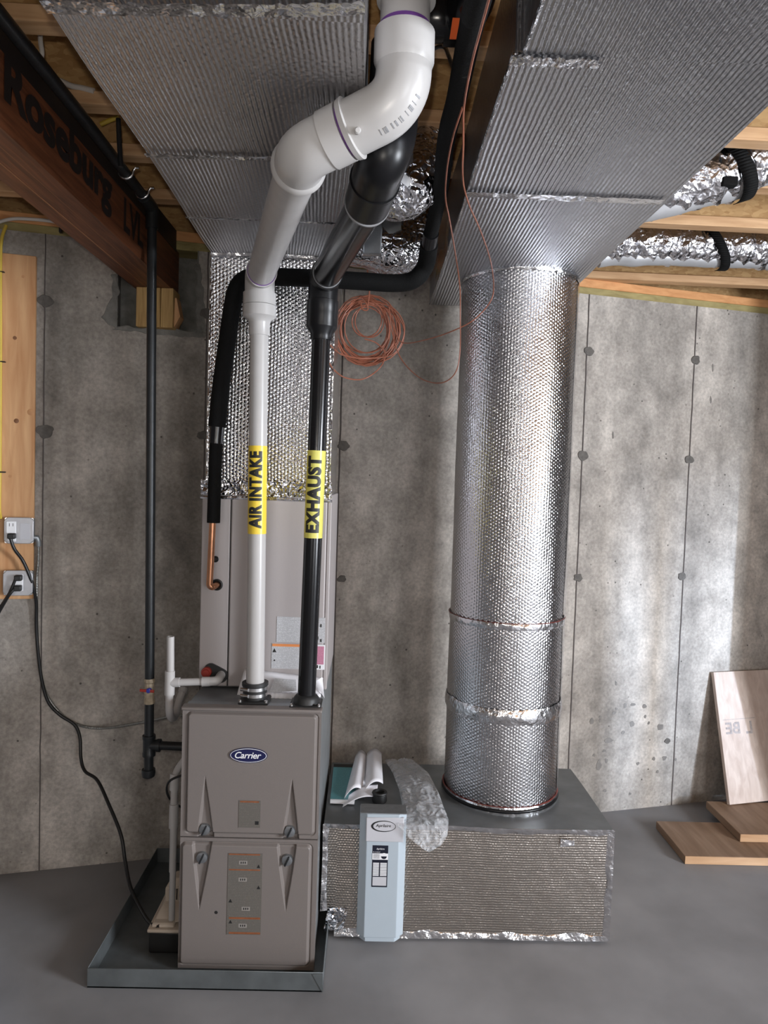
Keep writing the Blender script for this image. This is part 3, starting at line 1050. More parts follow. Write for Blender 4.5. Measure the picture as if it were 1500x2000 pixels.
# flexible ducts hanging between the joists on the right
def flex(name, pts, r, lab, straps):
    root = thing(name, pts[0], lab, 'duct', 'silver flexible ducts in the joist bays')
    P = spline(pts, 14)
    m = MB()
    R = [r * (1 + .10 * math.sin(k * 2.1) * (.6 + .4 * noise.noise(Vector((k * .3, r * 50, 0))))) for k in range(len(P))]
    m.tube(P, R, 30, True, .012, 22)
    m.build('jacket', mt['flex'], root, smooth=60)
    m = MB()
    lo = [p + Vector((0, -.008, -r * .66)) for p in P]
    m.tube(lo, [r * .44] * len(lo), 18, True, .008, 12)
    m.build('liner_fold', mt['flexgrey'], root, smooth=60)
    for (t, sk) in straps:
        c = P[int(t * (len(P) - 1))]
        d = (P[min(len(P) - 1, int(t * (len(P) - 1)) + 1)] - P[int(t * (len(P) - 1)) - 1]).normalized()
        m = MB()
        n = 40
        ax = d
        s1 = Vector((0, -1, 0))
        s2 = Vector((0, 0, 1))
        prev = None
        for q in range(n + 1):
            a = PI * (-.08 + 1.16 * q / n)
            e = c + (s1 * math.sin(a) * 1.10 - s2 * math.cos(a) * 1.22) * r + ax * (sk * math.cos(a))
            cur = (e - ax * .022, e + ax * .022)
            if prev: m.quad(prev[0], prev[1], cur[1], cur[0])
            prev = cur
        m.build('strap', mt['foam'], root, solid=.002)
    return root


flex('flexible_duct', [at(1170, 478, 3.12), at(1240, 476, 3.12), at(1330, 478, 3.13), at(1440, 482, 3.15), at(1560, 490, 3.16), at(1750, 500, 3.2)], .085, 'silver flexible duct nearest the wall, in the joist bay right of the trunk', ((.50, .07),))
fx2 = flex('flexible_duct', [(.73, 2.31, 2.585), (.86, 2.29, 2.60), at(1420, 335, 2.26), at(1500, 300, 2.25), at(1600, 290, 2.25), at(1800, 290, 2.25)], .088, 'silver flexible duct at the right edge, in the bay nearer the camera', ((.40, .06),))
c = at(1421, 356, 2.20)
MB().box(c.x - .024, c.x + .024, c.y - .02, c.y + .02, c.z - .016, c.z + .012).build('strap_buckle', mt['foam'], fx2, bevel=.004)

# ================================================================== FURNACE AND COIL
FY, FB, FT = 2.318, .016, .893
furn = thing('furnace', (-.37, 2.69, .0), 'taupe upright furnace with blue oval badge standing in the metal pan', 'furnace')
mb = MB()
mb.box(FX0 + .006, FX1 - .004, FY + .02, 3.04, FB, FT)
mb.build('casing', mt['galvdull'], furn, bevel=.003)
mb = MB().box(FX0 + .006, FX1 - .004, FY + .02, FY + .06, FT, FT + .004)
mb.build('top_flange', mt['galv'], furn)
ZS = .462


def sstep(a, b, x):
    t = max(0, min(1, (x - a) / (b - a)))
    return t * t * (3 - 2 * t)


def rrect(x, z, x0, x1, z0, z1, r):
    """signed distance, negative inside"""
    cx, cz, hx, hz = (x0 + x1) / 2, (z0 + z1) / 2, (x1 - x0) / 2 - r, (z1 - z0) / 2 - r
    qx, qz = abs(x - cx) - hx, abs(z - cz) - hz
    return math.hypot(max(qx, 0), max(qz, 0)) + min(max(qx, qz), 0) - r


def door(z0, z1, px, flutes):
    x0, x1 = FX0, FX1
    a0, a1, b0, b1 = px

    def h(x, z):
        d = rrect(x, z, a0, a1, b0, b1, .014)
        v = .0085 * (1 - sstep(-.007, .001, d)) - .003 * sstep(-.001, .002, d) * (1 - sstep(.003, .006, d))
        for (tx, tz, bxa, bxb, bz) in flutes:
            s = (z - bz) / (tz - bz)
            if -.02 < s < 1.02:
                s_ = max(0, min(1, s))
                cl, cr = bxa + (tx - bxa) * s_ ** 1.15, bxb + (tx - bxb) * s_ ** 1.15
                dd = max(cl - x, x - cr)
                k = 1 - sstep(-.0075, .0005, dd)
                v -= .011 * k * (1 - sstep(.97, 1.0, s))
        return v
    n, mv = 300, int(300 * (z1 - z0) / (x1 - x0))
    m = MB()
    m.patch(lambda u, v: (x0 + (x1 - x0) * u, FY - h(x0 + (x1 - x0) * u, z0 + (z1 - z0) * v), z0 + (z1 - z0) * v), n, mv, .45, .45)
    m.quad((x0, FY, z1), (x1, FY, z1), (x1, FY + .03, z1), (x0, FY + .03, z1))
    m.quad((x0, FY, z0), (x0, FY, z1), (x0, FY + .03, z1), (x0, FY + .03, z0))
    m.quad((x1, FY, z0), (x1, FY + .03, z0), (x1, FY + .03, z1), (x1, FY, z1))
    m.quad((x0, FY, z0), (x0, FY + .03, z0), (x1, FY + .03, z0), (x1, FY, z0))
    return m.build('door', mt['paint'], furn, smooth=40)


def fx(x, y): return at(x, y, FY - .006)


p1, p2 = fx(365, 1393), fx(616, 1636)
f1 = []
for (t, b0, b1) in (((401, 1512), (384, 1640), (419, 1641)), ((571, 1518), (549, 1645), (585, 1646))):
    T, A, B = fx(*t), fx(*b0), fx(*b1)
    f1.append((T.x, T.z, A.x, B.x, min(A.z, B.z) - .012))
dtop = door(ZS + .002, FT - .004, (fx(364, 1500).x, fx(617, 1500).x, ZS + .016, fx(480, 1394).z), f1)
f2 = []
for (t, b0, b1) in (((389, 1779), (375, 1656), (414, 1656)), ((558, 1783), (541, 1660), (579, 1661))):
    T, A, B = fx(*t), fx(*b0), fx(*b1)
    f2.append((T.x, T.z, A.x, B.x, max(A.z, B.z) + .012))
dlow = door(.016, ZS - .002, (fx(352, 1760).x, fx(605, 1760).x, .032, ZS - .018), f2)
# overhanging top lip of the upper door
MB().box(FX0 - .003, FX1 + .003, FY - .012, FY + .03, FT - .006, FT + .006).build('top_lip', mt['paint'], furn, bevel=.004)
for (dr, x, y) in ((dtop, 400, 1619), (dtop, 566, 1623), (dlow, 395, 1674), (dlow, 561, 1679)):
    c = at(x, y, FY - .001)
    kb = MB().lathe(c, (0, -1, 0), [(-.004, .0185), (.004, .0185), (.008, .017), (.009, .012)], 28).build('knob', mt['galv'], dr, smooth=40)
    MB().obox(c + Vector((0, -.012, 0)), (.45, 0, 1), (0, 1, 0), (1, 0, -.45), .0165, .0055, .0028).build('grip', mt['iron'], kb, bevel=.0015)
# badge
c = fx(486, 1474) + Vector((0, -.004, 0))


def oval(c, a, b, y, n=48): return [(c.x + a * math.cos(2 * PI * k / n), y, c.z + b * math.sin(2 * PI * k / n)) for k in range(n)]


MB().prism(oval(c, .0615, .0250, c.y), (0, -.003, 0)).build('badge', mt['navy'], dtop, smooth=30)
MB().prism(oval(c, .0590, .0228, c.y - .003), (0, -.0004, 0)).build('badge_ring', mt['white'], dtop, smooth=30)
MB().prism(oval(c, .0572, .0212, c.y - .0034), (0, -.0004, 0)).build('badge_face', mt['navy'], dtop, smooth=30)
text_obj('lettering', 'Carrier', lambda x, y: (c.x + x - .001, c.y - .0042, c.z + y + .001), mt['white'], dtop, bold=.012, shear=.28, fit=(.086, .0215), space=.95)
# printed labels on the doors


def label(px0, px1, Y, mat, parent, name='label', off=.0012):
    a, b = at(*px0, Y), at(*px1, Y)
    return MB().box(a.x, b.x, Y, Y - off, a.z, b.z).build(name, mt[mat], parent, smooth=0)


YL = FY - .0088
label((467, 1563), (508, 1617), YL, 'finegrey', dtop)
label((469, 1564), (506, 1568), YL - .0012, 'rust', dtop, 'label_band', .0004)
label((498, 1604), (505, 1611), YL - .0012, 'ink', dtop, 'symbol', .0003)
label((446, 1666), (509, 1826), YL, 'finegrey', dlow)
for (ya, yb) in ((1667, 1671), (1697, 1701), (1791, 1796), (1820, 1825)):
    label((447, ya), (508, yb), YL - .0012, 'rust', dlow, 'label_band', .0004)
for (x, y) in ((505, 1692), (505, 1733), (450, 1759), (450, 1800)):
    p = at(x, y, YL - .0012)
    MB().prism([(p.x - .006, p.y, p.z - .006), (p.x + .006, p.y, p.z - .006), (p.x, p.y, p.z + .006)], (0, -.0004, 0)).build('symbol', mt['ink'], dlow, smooth=0)
for (x, y) in ((475, 1685), (474, 1718), (480, 1775), (474, 1808)):
    label((x - 8, y - 4), (x + 8, y + 4), YL - .0012, 'greyp', dlow, 'print_box', .0003)
    for q in (-4, 0, 4):
        label((x + q - 1, y - 2), (x + q + 1, y + 2), YL - .0015, 'ink', dlow, 'print_mark', .0003)
p = at(422, 1782, YL + .0006)
MB().lathe(p, (0, -1, 0), [(0, .006), (.0006, .0055)], 16).build('sight_hole', mt['ink'], dlow)

# coil cabinet
CY, CT = 2.53, 1.594
coil = thing('coil_cabinet', (-.37, 2.79, FT), 'plain light taupe coil cabinet on top of the furnace, with stickers and copper stub', 'air handler')
MB().box(FX0, FX1, CY + .012, 3.04, FT + .006, CT).build('casing', mt['paint2'], coil, bevel=.004)
xs = at(448, 1150, CY).x
MB().box(FX0, xs - .002, CY, CY + .012, FT + .012, CT - .004).build('side_panel', mt['paint2'], coil, bevel=.004, seg=3)
MB().box(xs + .002, FX1 - .012, CY - .004, CY + .012, FT + .012, CT - .004).build('access_panel', mt['paint2'], coil, bevel=.005, seg=3)
MB().box(xs - .0035, xs + .0015, CY + .004, CY + .0125, FT + .012, CT - .004).build('panel_gap', mt['ink'], coil)
MB().box(FX1 - .011, FX1 + .003, CY - .001, CY + .02, FT + .008, CT - .002).build('corner_post', mt['paint2'], coil, bevel=.003)
for (x, y, r) in ((424, 1142, .0205), (421, 1092, .0115)):
    c = at(x, y, CY)
    MB().lathe(c, (0, -1, 0), [(-.002, r), (.004, r), (.006, r * .8), (.002, r * .55)], 24).build('grommet', mt['rubber'], coil)
for (x, y) in ((421, 1078), (419, 1106)):
    c = at(x, y, CY)
    MB().lathe(c, (0, -1, 0), [(0, .0035), (.002, .003)], 12).build('screw', mt['paint2'], coil)
# drain openings: black oval plate with red cap
c0, c1 = at(412, 1308, CY), at(431, 1319, CY)
poly = []
for k in range(13):
    a = PI / 2 + PI * k / 12
    poly.append((c0.x + .024 * math.cos(a - .5), CY, c0.z + .024 * math.sin(a - .5)))
for k in range(13):
    a = -PI / 2 + PI * k / 12
    poly.append((c1.x + .026 * math.cos(a - .5), CY, c1.z + .026 * math.sin(a - .5)))
MB().prism(poly, (0, -.006, 0)).build('drain_plate', mt['rubber'], coil)
c = at(404, 1312, CY - .008)
MB().lathe(c, (0, -1, 0), [(-.006, .018), (.012, .018), (.014, .016), (.014, .012), (.018, .011)], 26).build('drain_cap', mt['red'], coil, smooth=40)
Yp = CY - .0042
for (a, b, m, nm) in (((541, 1204), (634, 1256), 'fine', 'label'), ((531, 1256), (634, 1308), 'fine', 'label'),
                      ((532, 1257), (600, 1264), 'orange', 'label_band'), ((606, 1259), (634, 1308), 'white', 'label')):
    label(a, b, Yp - (.0014 if nm == 'label_band' or m == 'white' else 0), m, coil, nm, .0012)
label((613, 1262), (632, 1298), Yp - .0026, 'pink', coil, 'label', .0006)
for (x, y, s) in ((536, 1270, 4), (536, 1289, 2)):
    p = at(x, y, Yp - .0013)
    q = s * .0018
    MB().prism([(p.x - q, p.y, p.z - q), (p.x + q, p.y, p.z - q), (p.x, p.y, p.z + q)], (0, -.0004, 0)).build('symbol', mt['ink'], coil, smooth=0)
for (x, y) in ((620, 1302), (625, 1303), (616, 1215), (627, 1222), (621, 1246), (627, 1251)):
    label((x - 1, y - 3), (x + 1, y + 3), Yp - .0028, 'ink', coil, 'print_mark', .0004)

# drain pan
pan = thing('drain_pan', (-.48, 2.6, 0), 'shallow galvanised metal pan on the floor under the furnace', 'pan')
X0, X1, Y0, Y1, H = -.863, -.108, 2.238, 2.985, .066
mb = MB()
t = .003
mb.box(X0, X1, Y0, Y1, .001, .006)
mb.build('tray', mt['pansteel'], pan, smooth=0)
for (a, b, c_, d) in ((X0, X1, Y0, Y0 + t), (X0, X1, Y1 - t, Y1), (X0, X0 + t, Y0 + t, Y1 - t), (X1 - t, X1, Y0 + t, Y1 - t)):
    MB().box(a, b, c_, d, .001, H).build('rim', mt['pansteel'], pan, bevel=.001, seg=1)
MB().prism([(X1 - .035, Y0 - .001, H - .004), (X1 - .004, Y0 - .001, .006), (X1 - .001, Y0 - .001, .004), (X1 - .001, Y0 - .001, H - .002)], (0, -.0015, 0)).build('corner_fold', mt['pansteel'], pan, smooth=0)

# ================================================================== VENT PIPES
def axis_tube(P, r, n=28, caps=True):
    m = MB()
    m.tube(P, r, n, caps)
    return m


def hubs(P, r0, r1):
    return [r0 if k in (0, len(P) - 1) else r1 for k in range(len(P))]


def band_on(P, i, r, ln):
    """short ring at index i of polyline P"""
    a = P[i]
    d = (P[min(i + 1, len(P) - 1)] - P[max(i - 1, 0)]).normalized()
    return MB().lathe(a - d * ln / 2, d, [(0, r - .002), (0, r), (ln, r), (ln, r - .002)], 32)


def wrap_label(base, axis, r, z0, z1, mat, text, parent, a0, a1, dang, fit, n=28):
    """sleeve round a near-vertical pipe with upright lettering running up it"""
    ax = axis.normalized()
    lb = MB().lathe(base + ax * z0, ax, [(0, r - .001), (0, r), (z1 - z0, r), (z1 - z0, r - .001)], 40).build('label', mt[mat], parent, smooth=40)
    xh = (Vector((1, 0, 0)) - ax * ax.x).normalized()
    yh = ax.cross(xh)       # away from the viewer for an upward axis
    zc = (z0 + z1) / 2

    def fn(x, y):
        a = -y / r + dang
        return base + ax * (zc + x) + (xh * math.sin(a) - yh * math.cos(a)) * (r + .0006)
    text_obj('lettering', text, fn, mt['ink'], lb, bold=.055, fit=fit, space=1.08, cuts=15)


intake = thing('intake_pipe', at(498, 1372, 2.40), 'white plastic air intake pipe rising from the furnace top and elbowing overhead', 'pipe')
A0, A1 = at(498, 1372, 2.40), at(507, 590, 2.40)
A0.z = FT + .004
ax = (A1 - A0).normalized()
za = lambda y: (at(500, y, 2.40) - A0).dot(ax)
axis_tube([A0 + ax * .03, A0 + ax * za(648)], .0302).build('pipe', mt['pvc'], intake)
MB().lathe(A0, ax, [(za(656), .0300), (za(656), .0345), (za(632), .0345), (za(626), .0380), (za(619), .0540), (za(598), .0545), (za(598), .050)], 36).build('reducer', mt['pvc'], intake, smooth=50)
B, C_ = at(592, 300, 1.40), at(787, 200, 1.325)
D = Vector((C_.x - .003, C_.y, 2.75))
E1 = A0 + ax * za(540)
P = [A0 + ax * za(597), A0 + ax * za(578)]
MB().lathe(A0, ax, [(za(597), .048), (za(597), .0535), (za(573), .0535), (za(573), .047)], 36).build('elbow_hub', mt['pvc'], intake, smooth=50)
dB = (B - E1).normalized()
P = rpath([A0 + ax * za(573), E1, E1 + dB * .075], .07, 10)
axis_tube(P, .0485, 32).build('elbow', mt['pvc'], intake, smooth=50)
MB().lathe(E1 + dB * .06, dB, [(0, .047), (0, .0495), (.016, .0495), (.016, .044)], 36).build('elbow_rim', mt['pvc'], intake, smooth=50)
MB().lathe(E1 + dB * .0765, dB, [(0, .044), (0, .0462), (.003, .0462), (.003, .044)], 36).build('primer_ring', mt['purple'], intake, smooth=50)
axis_tube([E1 + dB * .03, B - dB * .05], .0442, 32).build('pipe', mt['pvcg'], intake, smooth=50)
dC = (C_ - B).normalized()
LBC = (C_ - B).length
P = rpath([B - dB * .060, B, B + dC * .062], .055, 10)
axis_tube(P, .0505, 36).build('elbow', mt['pvc'], intake, smooth=50)
MB().lathe(B - dB * .070, dB, [(0, .0445), (0, .0555), (.012, .0555), (.020, .050)], 40).build('elbow_rim', mt['pvc'], intake, smooth=50)
MB().lathe(B + dC * .055, dC, [(0, .049), (0, .0535), (.038, .0535), (.038, .044)], 40).build('coupling', mt['pvc'], intake, smooth=50)
MB().lathe(B + dC * .090, dC, [(0, .044), (0, .0463), (.006, .0463), (.006, .044)], 40).build('primer_ring', mt['purple'], intake, smooth=50)
axis_tube([B, C_ - dC * .04], .0445, 32).build('pipe', mt['pvc'], intake, smooth=50)
up = (D - C_).normalized()
MB().lathe(C_ - dC * .112, dC, [(0, .045), (0, .0545), (.010, .0565), (.012, .051)], 40).build('elbow_rim', mt['pvc'], intake, smooth=50)
P = rpath([C_ - dC * .112, C_, C_ + up * .112], .105, 14)
el = axis_tube(P, .0505, 40).build('elbow', mt['pvc'], intake, smooth=50)
MB().lathe(C_ + up * .070, up, [(-.014, .049), (0, .0545), (.050, .0545), (.052, .0445)], 40).build('elbow_hub', mt['pvc'], intake, smooth=50)
MB().lathe(C_ + up * .120, up, [(0, .0445), (0, .0460), (.012, .0460), (.012, .0445)], 40).build('primer_ring', mt['purple'], intake, smooth=50)
axis_tube([C_ + up * .06, D], .0447, 36).build('pipe', mt['pvc'], intake, smooth=50)
zt = at(787, 6, 1.325).z
MB().lathe(Vector((C_.x, C_.y, zt)), up, [(0, .0447), (.002, .0530), (.12, .0530)], 40).build('coupling', mt['pvc'], intake, smooth=50)
# moulding nub and printed bar marks on the big elbow
nb = C_ - dC * .104
MB().lathe(nb + Vector((.012, -.052, -.028)), (.1, -1, -.3), [(-.01, .006), (.004, .006), (.006, .004)], 14).build('mould_nub', mt['pvc'], el)
for k in range(15):
    t = .10 + .5 * k / 14
    i = int(t * (len(P) - 1)); fr = t * (len(P) - 1) - i
    c = P[i].lerp(P[i + 1], fr)
    d = (P[i + 1] - P[i]).normalized()
    out = (Vector((.62, -.62, -.48)) - d * Vector((.62, -.62, -.48)).dot(d)).normalized()
    sd = d.cross(out)
    if k % 5 != 3:
        MB().obox(c + out * .0506, d, out, sd, .0007 + .0005 * (k % 3), .0004, .006).build('bar_mark', mt['grey'], el, smooth=0)
# flexible collar on the furnace top
cl = MB().lathe(A0, ax, [(0, .047), (.006, .047), (.010, .040), (.050, .040), (.054, .044), (.064, .044), (.064, .031)], 36).build('rubber_collar', mt['rubber'], intake, smooth=40)
MB().box(A0.x - .050, A0.x + .050, A0.y - .05, A0.y + .05, FT, FT + .012).build('flange', mt['rubber'], intake, bevel=.006)
for k, zz in enumerate((.019, .040)):
    MB().lathe(A0 + ax * zz, ax, [(0, .0398), (0, .0415), (.011, .0415), (.011, .0398)], 36).build('hose_clamp', mt['zinc'], cl, smooth=40)
    c = A0 + ax * (zz + .006) + Vector((-.030, -.033, 0))
    MB().lathe(c, (.6, -.2, 0), [(-.014, .006), (.014, .006)], 12).build('clamp_screw', mt['zinc'], cl)
for (x, y) in ((-.043, -.043), (.043, -.043)):
    MB().lathe(Vector((A0.x + x, A0.y + y, FT + .011)), (0, 0, 1), [(0, .006), (.006, .006), (.008, .003)], 8).build('bolt', mt['zinc'], intake)
wrap_label(A0, ax, .0310, za(1042), za(871), 'yellow', 'AIR INTAKE', intake, 0, 0, -.12, (za(883) - za(1033), .047))

exh = thing('exhaust_pipe', at(598, 1378, 2.38), 'black plastic exhaust pipe rising beside the white intake pipe', 'pipe')
A0, A1 = at(598, 1378, 2.38), at(630, 600, 2.38)
A0.z = FT + .004
ax = (A1 - A0).normalized()
za = lambda y: (at(610, y, 2.38) - A0).dot(ax)
axis_tube([A0 + ax * .005, A0 + ax * za(645)], .0302).build('pipe', mt['abs'], exh)
MB().lathe(A0, ax, [(za(664), .0300), (za(664), .0355), (za(652), .0360), (za(640), .0500), (za(637), .0510), (za(612), .0510), (za(611), .0520), (za(588), .0520), (za(586), .046)], 36).build('reducer', mt['absm'], exh, smooth=40)
E1 = A0 + ax * za(545)
Fp = at(718, 396, 1.64)
G = at(748, 306, 1.46)
Hh = at(776, 30, 1.50)
dB = (Fp - E1).normalized()
axis_tube(rpath([A0 + ax * za(590), E1, E1 + dB * .085], .07, 10), .0485, 32).build('elbow', mt['absm'], exh, smooth=50)
MB().lathe(E1 + dB * .07, dB, [(0, .047), (0, .0500), (.016, .0500), (.016, .044)], 36).build('elbow_rim', mt['absm'], exh, smooth=50)
axis_tube([E1 + dB * .03, Fp], .0445, 32).build('pipe', mt['abs'], exh, smooth=50)
MB().lathe(E1 + dB * .088, dB, [(0, .044), (0, .0465), (.004, .0465), (.004, .044)], 36).build('glue_bead', mt['grey'], exh, smooth=50)
dG = (G - Fp).normalized()
MB().lathe(Fp - dB * .004, dB, [(0, .0445), (0, .0525), (.006, .0525), (.006, .0445)], 36).build('collar_ring', mt['grey'], exh, smooth=50)
G2 = Vector((Hh.x - .003, 1.50, G.z + .06))
axis_tube(rpath([Fp, G, G2, Hh - Vector((0, 0, .06))], .10, 10), .0515, 36).build('elbow', mt['absm'], exh, smooth=50)
MB().lathe(Fp + dG * .085, dG, [(0, .050), (0, .0545), (.012, .0545), (.012, .05)], 36).build('elbow_rim', mt['absm'], exh, smooth=50)
tp = at(850, 36, 1.50)
Q = [G2, Vector((G2.x, 1.50, tp.z)), Vector((.165, 1.50, tp.z)), Vector((.165, .4, tp.z + .01))]
eo = axis_tube(rpath(Q, .08, 10), .0445, 32).build('pipe', mt['abs'], exh, smooth=50)
MB().lathe(Vector((at(868, 36, 1.5).x, 1.50, tp.z)), (1, 0, 0), [(0, .044), (0, .0485), (.03, .0485), (.03, .044)], 36).build('elbow_hub', mt['absm'], exh, smooth=50)
c = at(888, 56, 1.43)
MB().obox(c, (1, 0, 0), (0, 1, 0), (.12, 0, 1), .007, .001, .020).build('sticker', mt['label_orange'], exh, smooth=0)
MB().box(A0.x - .053, A0.x + .053, A0.y - .05, A0.y + .05, FT, FT + .010).build('flange', mt['rubber'], exh, bevel=.005)
MB().lathe(A0, ax, [(0, .044), (.022, .042), (.030, .036), (.034, .0300)], 32).build('rubber_collar', mt['rubber'], exh, smooth=40)
for (x, y) in ((-.045, -.043), (.045, -.043)):
    MB().lathe(Vector((A0.x + x, A0.y + y, FT + .009)), (0, 0, 1), [(0, .006), (.006, .006), (.008, .003)], 8).build('bolt', mt['zinc'], exh)
wrap_label(A0, ax, .0310, za(1050), za(880), 'yellow2', 'EXHAUST', exh, 0, 0, -.10, (za(891) - za(1040), .050))

# ================================================================== REFRIGERANT LINES
line = thing('insulated_line', at(410, 1145, 2.5), 'black foam-insulated refrigerant line with bare copper stub at its lower end', 'pipe')
pts = [at(417, 1021, 2.485), at(420, 920, 2.485), at(424, 830, 2.483)]
MB().tube(spline(pts, 6), .0225, 22).build('insulation', mt['foam'], line, smooth=50)
pts = [at(424, 834, 2.483), at(431, 760, 2.482), at(442, 680, 2.482), at(453, 605, 2.480), at(460, 570, 2.480), at(474, 549, 2.478), at(505, 541, 2.475), at(600, 543, 2.47), at(700, 549, 2.47), at(775, 553, 2.47), at(810, 545, 2.46), at(831, 518, 2.44), at(838, 478, 2.36)]
MB().tube(spline(pts, 8), .0295, 26).build('insulation', mt['foam'], line, smooth=50)
pts = [at(836, 492, 2.39), at(840, 462, 2.32), at(850, 420, 2.22), at(862, 360, 2.05), at(868, 300, 1.88), at(876, 250, 1.75), at(892, 192, 1.60), at(911, 96, 1.40), at(928, 20, 1.27), at(945, -40, 1.18), (.20, .4, 2.55)]
MB().tube(spline(pts, 8), .0225, 26).build('insulation', mt['foam'], line, smooth=50)
c, c1 = at(836, 490, 2.385), at(842, 455, 2.30)
MB().tube([c, c.lerp(c1, .5), c1], .0250, 24).build('joint_tape', mt['abs'], line, smooth=50)
c = at(424, 838, 2.483)
MB().lathe(c, (at(427, 800, 2.483) - c), [(-.05, .0235), (-.05, .0240), (.035, .0262), (.036, .0225)], 24).build('joint_tape', mt['abs'], line, smooth=50)
g = at(424, 1142, CY - .002)
MB().tube(rpath([at(416, 1004, 2.487), at(411, 1110, 2.492), at(409, 1143, 2.494), at(414, 1147, 2.497), g], .022, 8), .0115, 18).build('copper_stub', mt['copper'], line, smooth=50)

MB().tube(spline([at(846, 96, 1.62), at(858, 91, 1.60), at(869, 93, 1.58), at(876, 108, 1.55), at(884, 130, 1.52), at(897, 146, 1.47), at(915, 148, 1.46)], 8), .0042, 10).build('hanger_hook', mt['iron'], line, smooth=60)

# coil of thin brown cable hung in front of the wall
coilw = thing('cable_coil', at(722, 650, 2.9), 'brown thin cable coiled up and hung between plenum and round duct', 'cable')
YC = 2.86
P = []
random.seed(3)
loops = [(712, 640, 46, 62), (716, 645, 52, 60), (722, 652, 66, 66), (708, 632, 38, 50), (724, 648, 62, 72), (706, 640, 50, 58), (718, 658, 60, 70), (710, 634, 42, 44), (726, 652, 64, 64), (704, 644, 54, 66), (716, 640, 46, 54), (720, 656, 70, 62), (712, 636, 40, 50), (722, 650, 58, 72), (708, 648, 56, 60), (716, 630, 36, 40), (722, 622, 24, 26), (714, 634, 30, 34), (724, 652, 66, 58)]
for k, (cx, cy, rx, ry) in enumerate(loops):
    nx_ = loops[min(k + 1, len(loops) - 1)]
    for q in range(20):
        t = q / 20
        a = -PI / 2 + 2 * PI * t
        X = cx + (nx_[0] - cx) * t + (rx + (nx_[2] - rx) * t) * math.cos(a)
        Y = cy + (nx_[1] - cy) * t + (ry + (nx_[3] - ry) * t) * math.sin(a)
        P.append(at(X, Y, YC + .018 * noise.noise(Vector((k * .9, q * .3, 1)))))
MB().tube(P, .0029, 6).build('windings', mt['wire'], coilw, smooth=60)
P = [at(716, 590, YC), at(765, 600, YC - .02), at(790, 640, YC - .03), at(770, 690, YC - .04), at(712, 700, YC - .05), at(672, 694, 2.70), at(655, 684, 2.56), at(640, 668, 2.49), at(618, 640, 2.455)]
MB().tube(spline(P, 8), .0029, 6).build('loose_loop', mt['wire'], coilw, smooth=60)
P = [at(612, 686, 2.44), at(637, 702, 2.48), at(652, 722, 2.55), at(675, 738, 2.70), at(710, 740, 2.83), at(742, 718, 2.84), at(752, 690, 2.84), at(735, 670, 2.84), at(712, 662, 2.84)]
MB().tube(spline(P, 8), .0029, 6).build('loose_loop', mt['wire'], coilw, smooth=60)
P = [at(760, 600, 2.84), at(766, 650, 2.82), at(783, 700, 2.78), at(820, 738, 2.70), at(860, 748, 2.62), at(888, 730, 2.57), at(898, 690, 2.55), at(899, 620, 2.54), at(898, 560, 2.48), at(890, 500, 2.30), at(878, 430, 1.98), at(870, 385, 1.82), at(873, 330, 1.68), at(884, 270, 1.56), at(903, 210, 1.46)]
MB().tube(spline(P, 8), .0022, 6).build('tail', mt['wire'], coilw, smooth=60)
P = [at(766, 615, 2.84), at(775, 655, 2.82), at(790, 670, 2.80), at(830, 664, 2.72), at(880, 648, 2.62), at(925, 625, 2.57), at(957, 590, 2.54), at(964, 560, 2.50), at(958, 510, 2.28), at(938, 450, 2.03), at(916, 400, 1.83), at(904, 350, 1.70), at(905, 280, 1.56), at(906, 210, 1.46), at(920, 130, 1.28), at(938, 60, 1.15), at(960, -20, 1.03)]
MB().tube(spline(P, 8), .0022, 6).build('tail', mt['wire'], coilw, smooth=60)
P = [at(718, 600, YC), at(722, 560, 2.80), at(718, 530, 2.68), at(716, 505, 2.62)]
MB().tube(spline(P, 6), .003, 6).build('hanger', mt['wire'], coilw, smooth=60)
P = [at(704, 590, YC - .02), at(708, 604, YC - .03), at(718, 605, YC - .03), at(716, 594, YC - .03), at(708, 584, YC - .02)]
MB().tube(spline(P, 6), .0034, 6).build('twist', mt['wire'], coilw, smooth=60)

# ================================================================== BEAM AND GAS PIPE
bxl, bxr, bzl, bzt = -1.000, -.846, 2.410, JB
beam = thing('support_beam', (-.92, 3.0, 2.41), 'dark brown laminated wood beam overhead at the left, its end set in the wall pocket', 'beam')
for k in range(3):
    wd_ = (bxr - bxl) / 3
    MB().box(bxl + k * wd_ + .0006, bxl + (k + 1) * wd_ - .0006, -1.2, 3.095, bzl + (.002 if k == 1 else 0), bzt).build('ply', mt['lvl'], beam, smooth=0)
for k in range(1, 3):
    x = bxl + k * (bxr - bxl) / 3
    MB().box(x - .0022, x + .0022, -1.2, 3.09, bzl + .0005, bzl + .004).build('glue_line', mt['lvline'], beam, smooth=0)
# stamp on its side: big mark, then the maker's lettering running along it
def side(y, z): return (bxr + .0012, y, z)


text_obj('lettering', 'Roseburg', lambda x, y: side(1.98 + x, 2.515 + y), mt['lvdark'], beam, bold=.04, fit=(.66, .145))
text_obj('lettering', 'R', lambda x, y: side(1.46 + x, 2.535 + y), mt['lvdark'], beam, bold=.03, fit=(.16, .17))
text_obj('lettering', 'LVL', lambda x, y: side(2.52 + x, 2.505 + y), mt['lvdark'], beam, bold=.03, fit=(.20, .11))
MB().box(bxr + .0002, bxr + .001, -1.2, 3.05, 2.575, bzt).build('dark_edge', mt['lvdark'], beam, smooth=0)
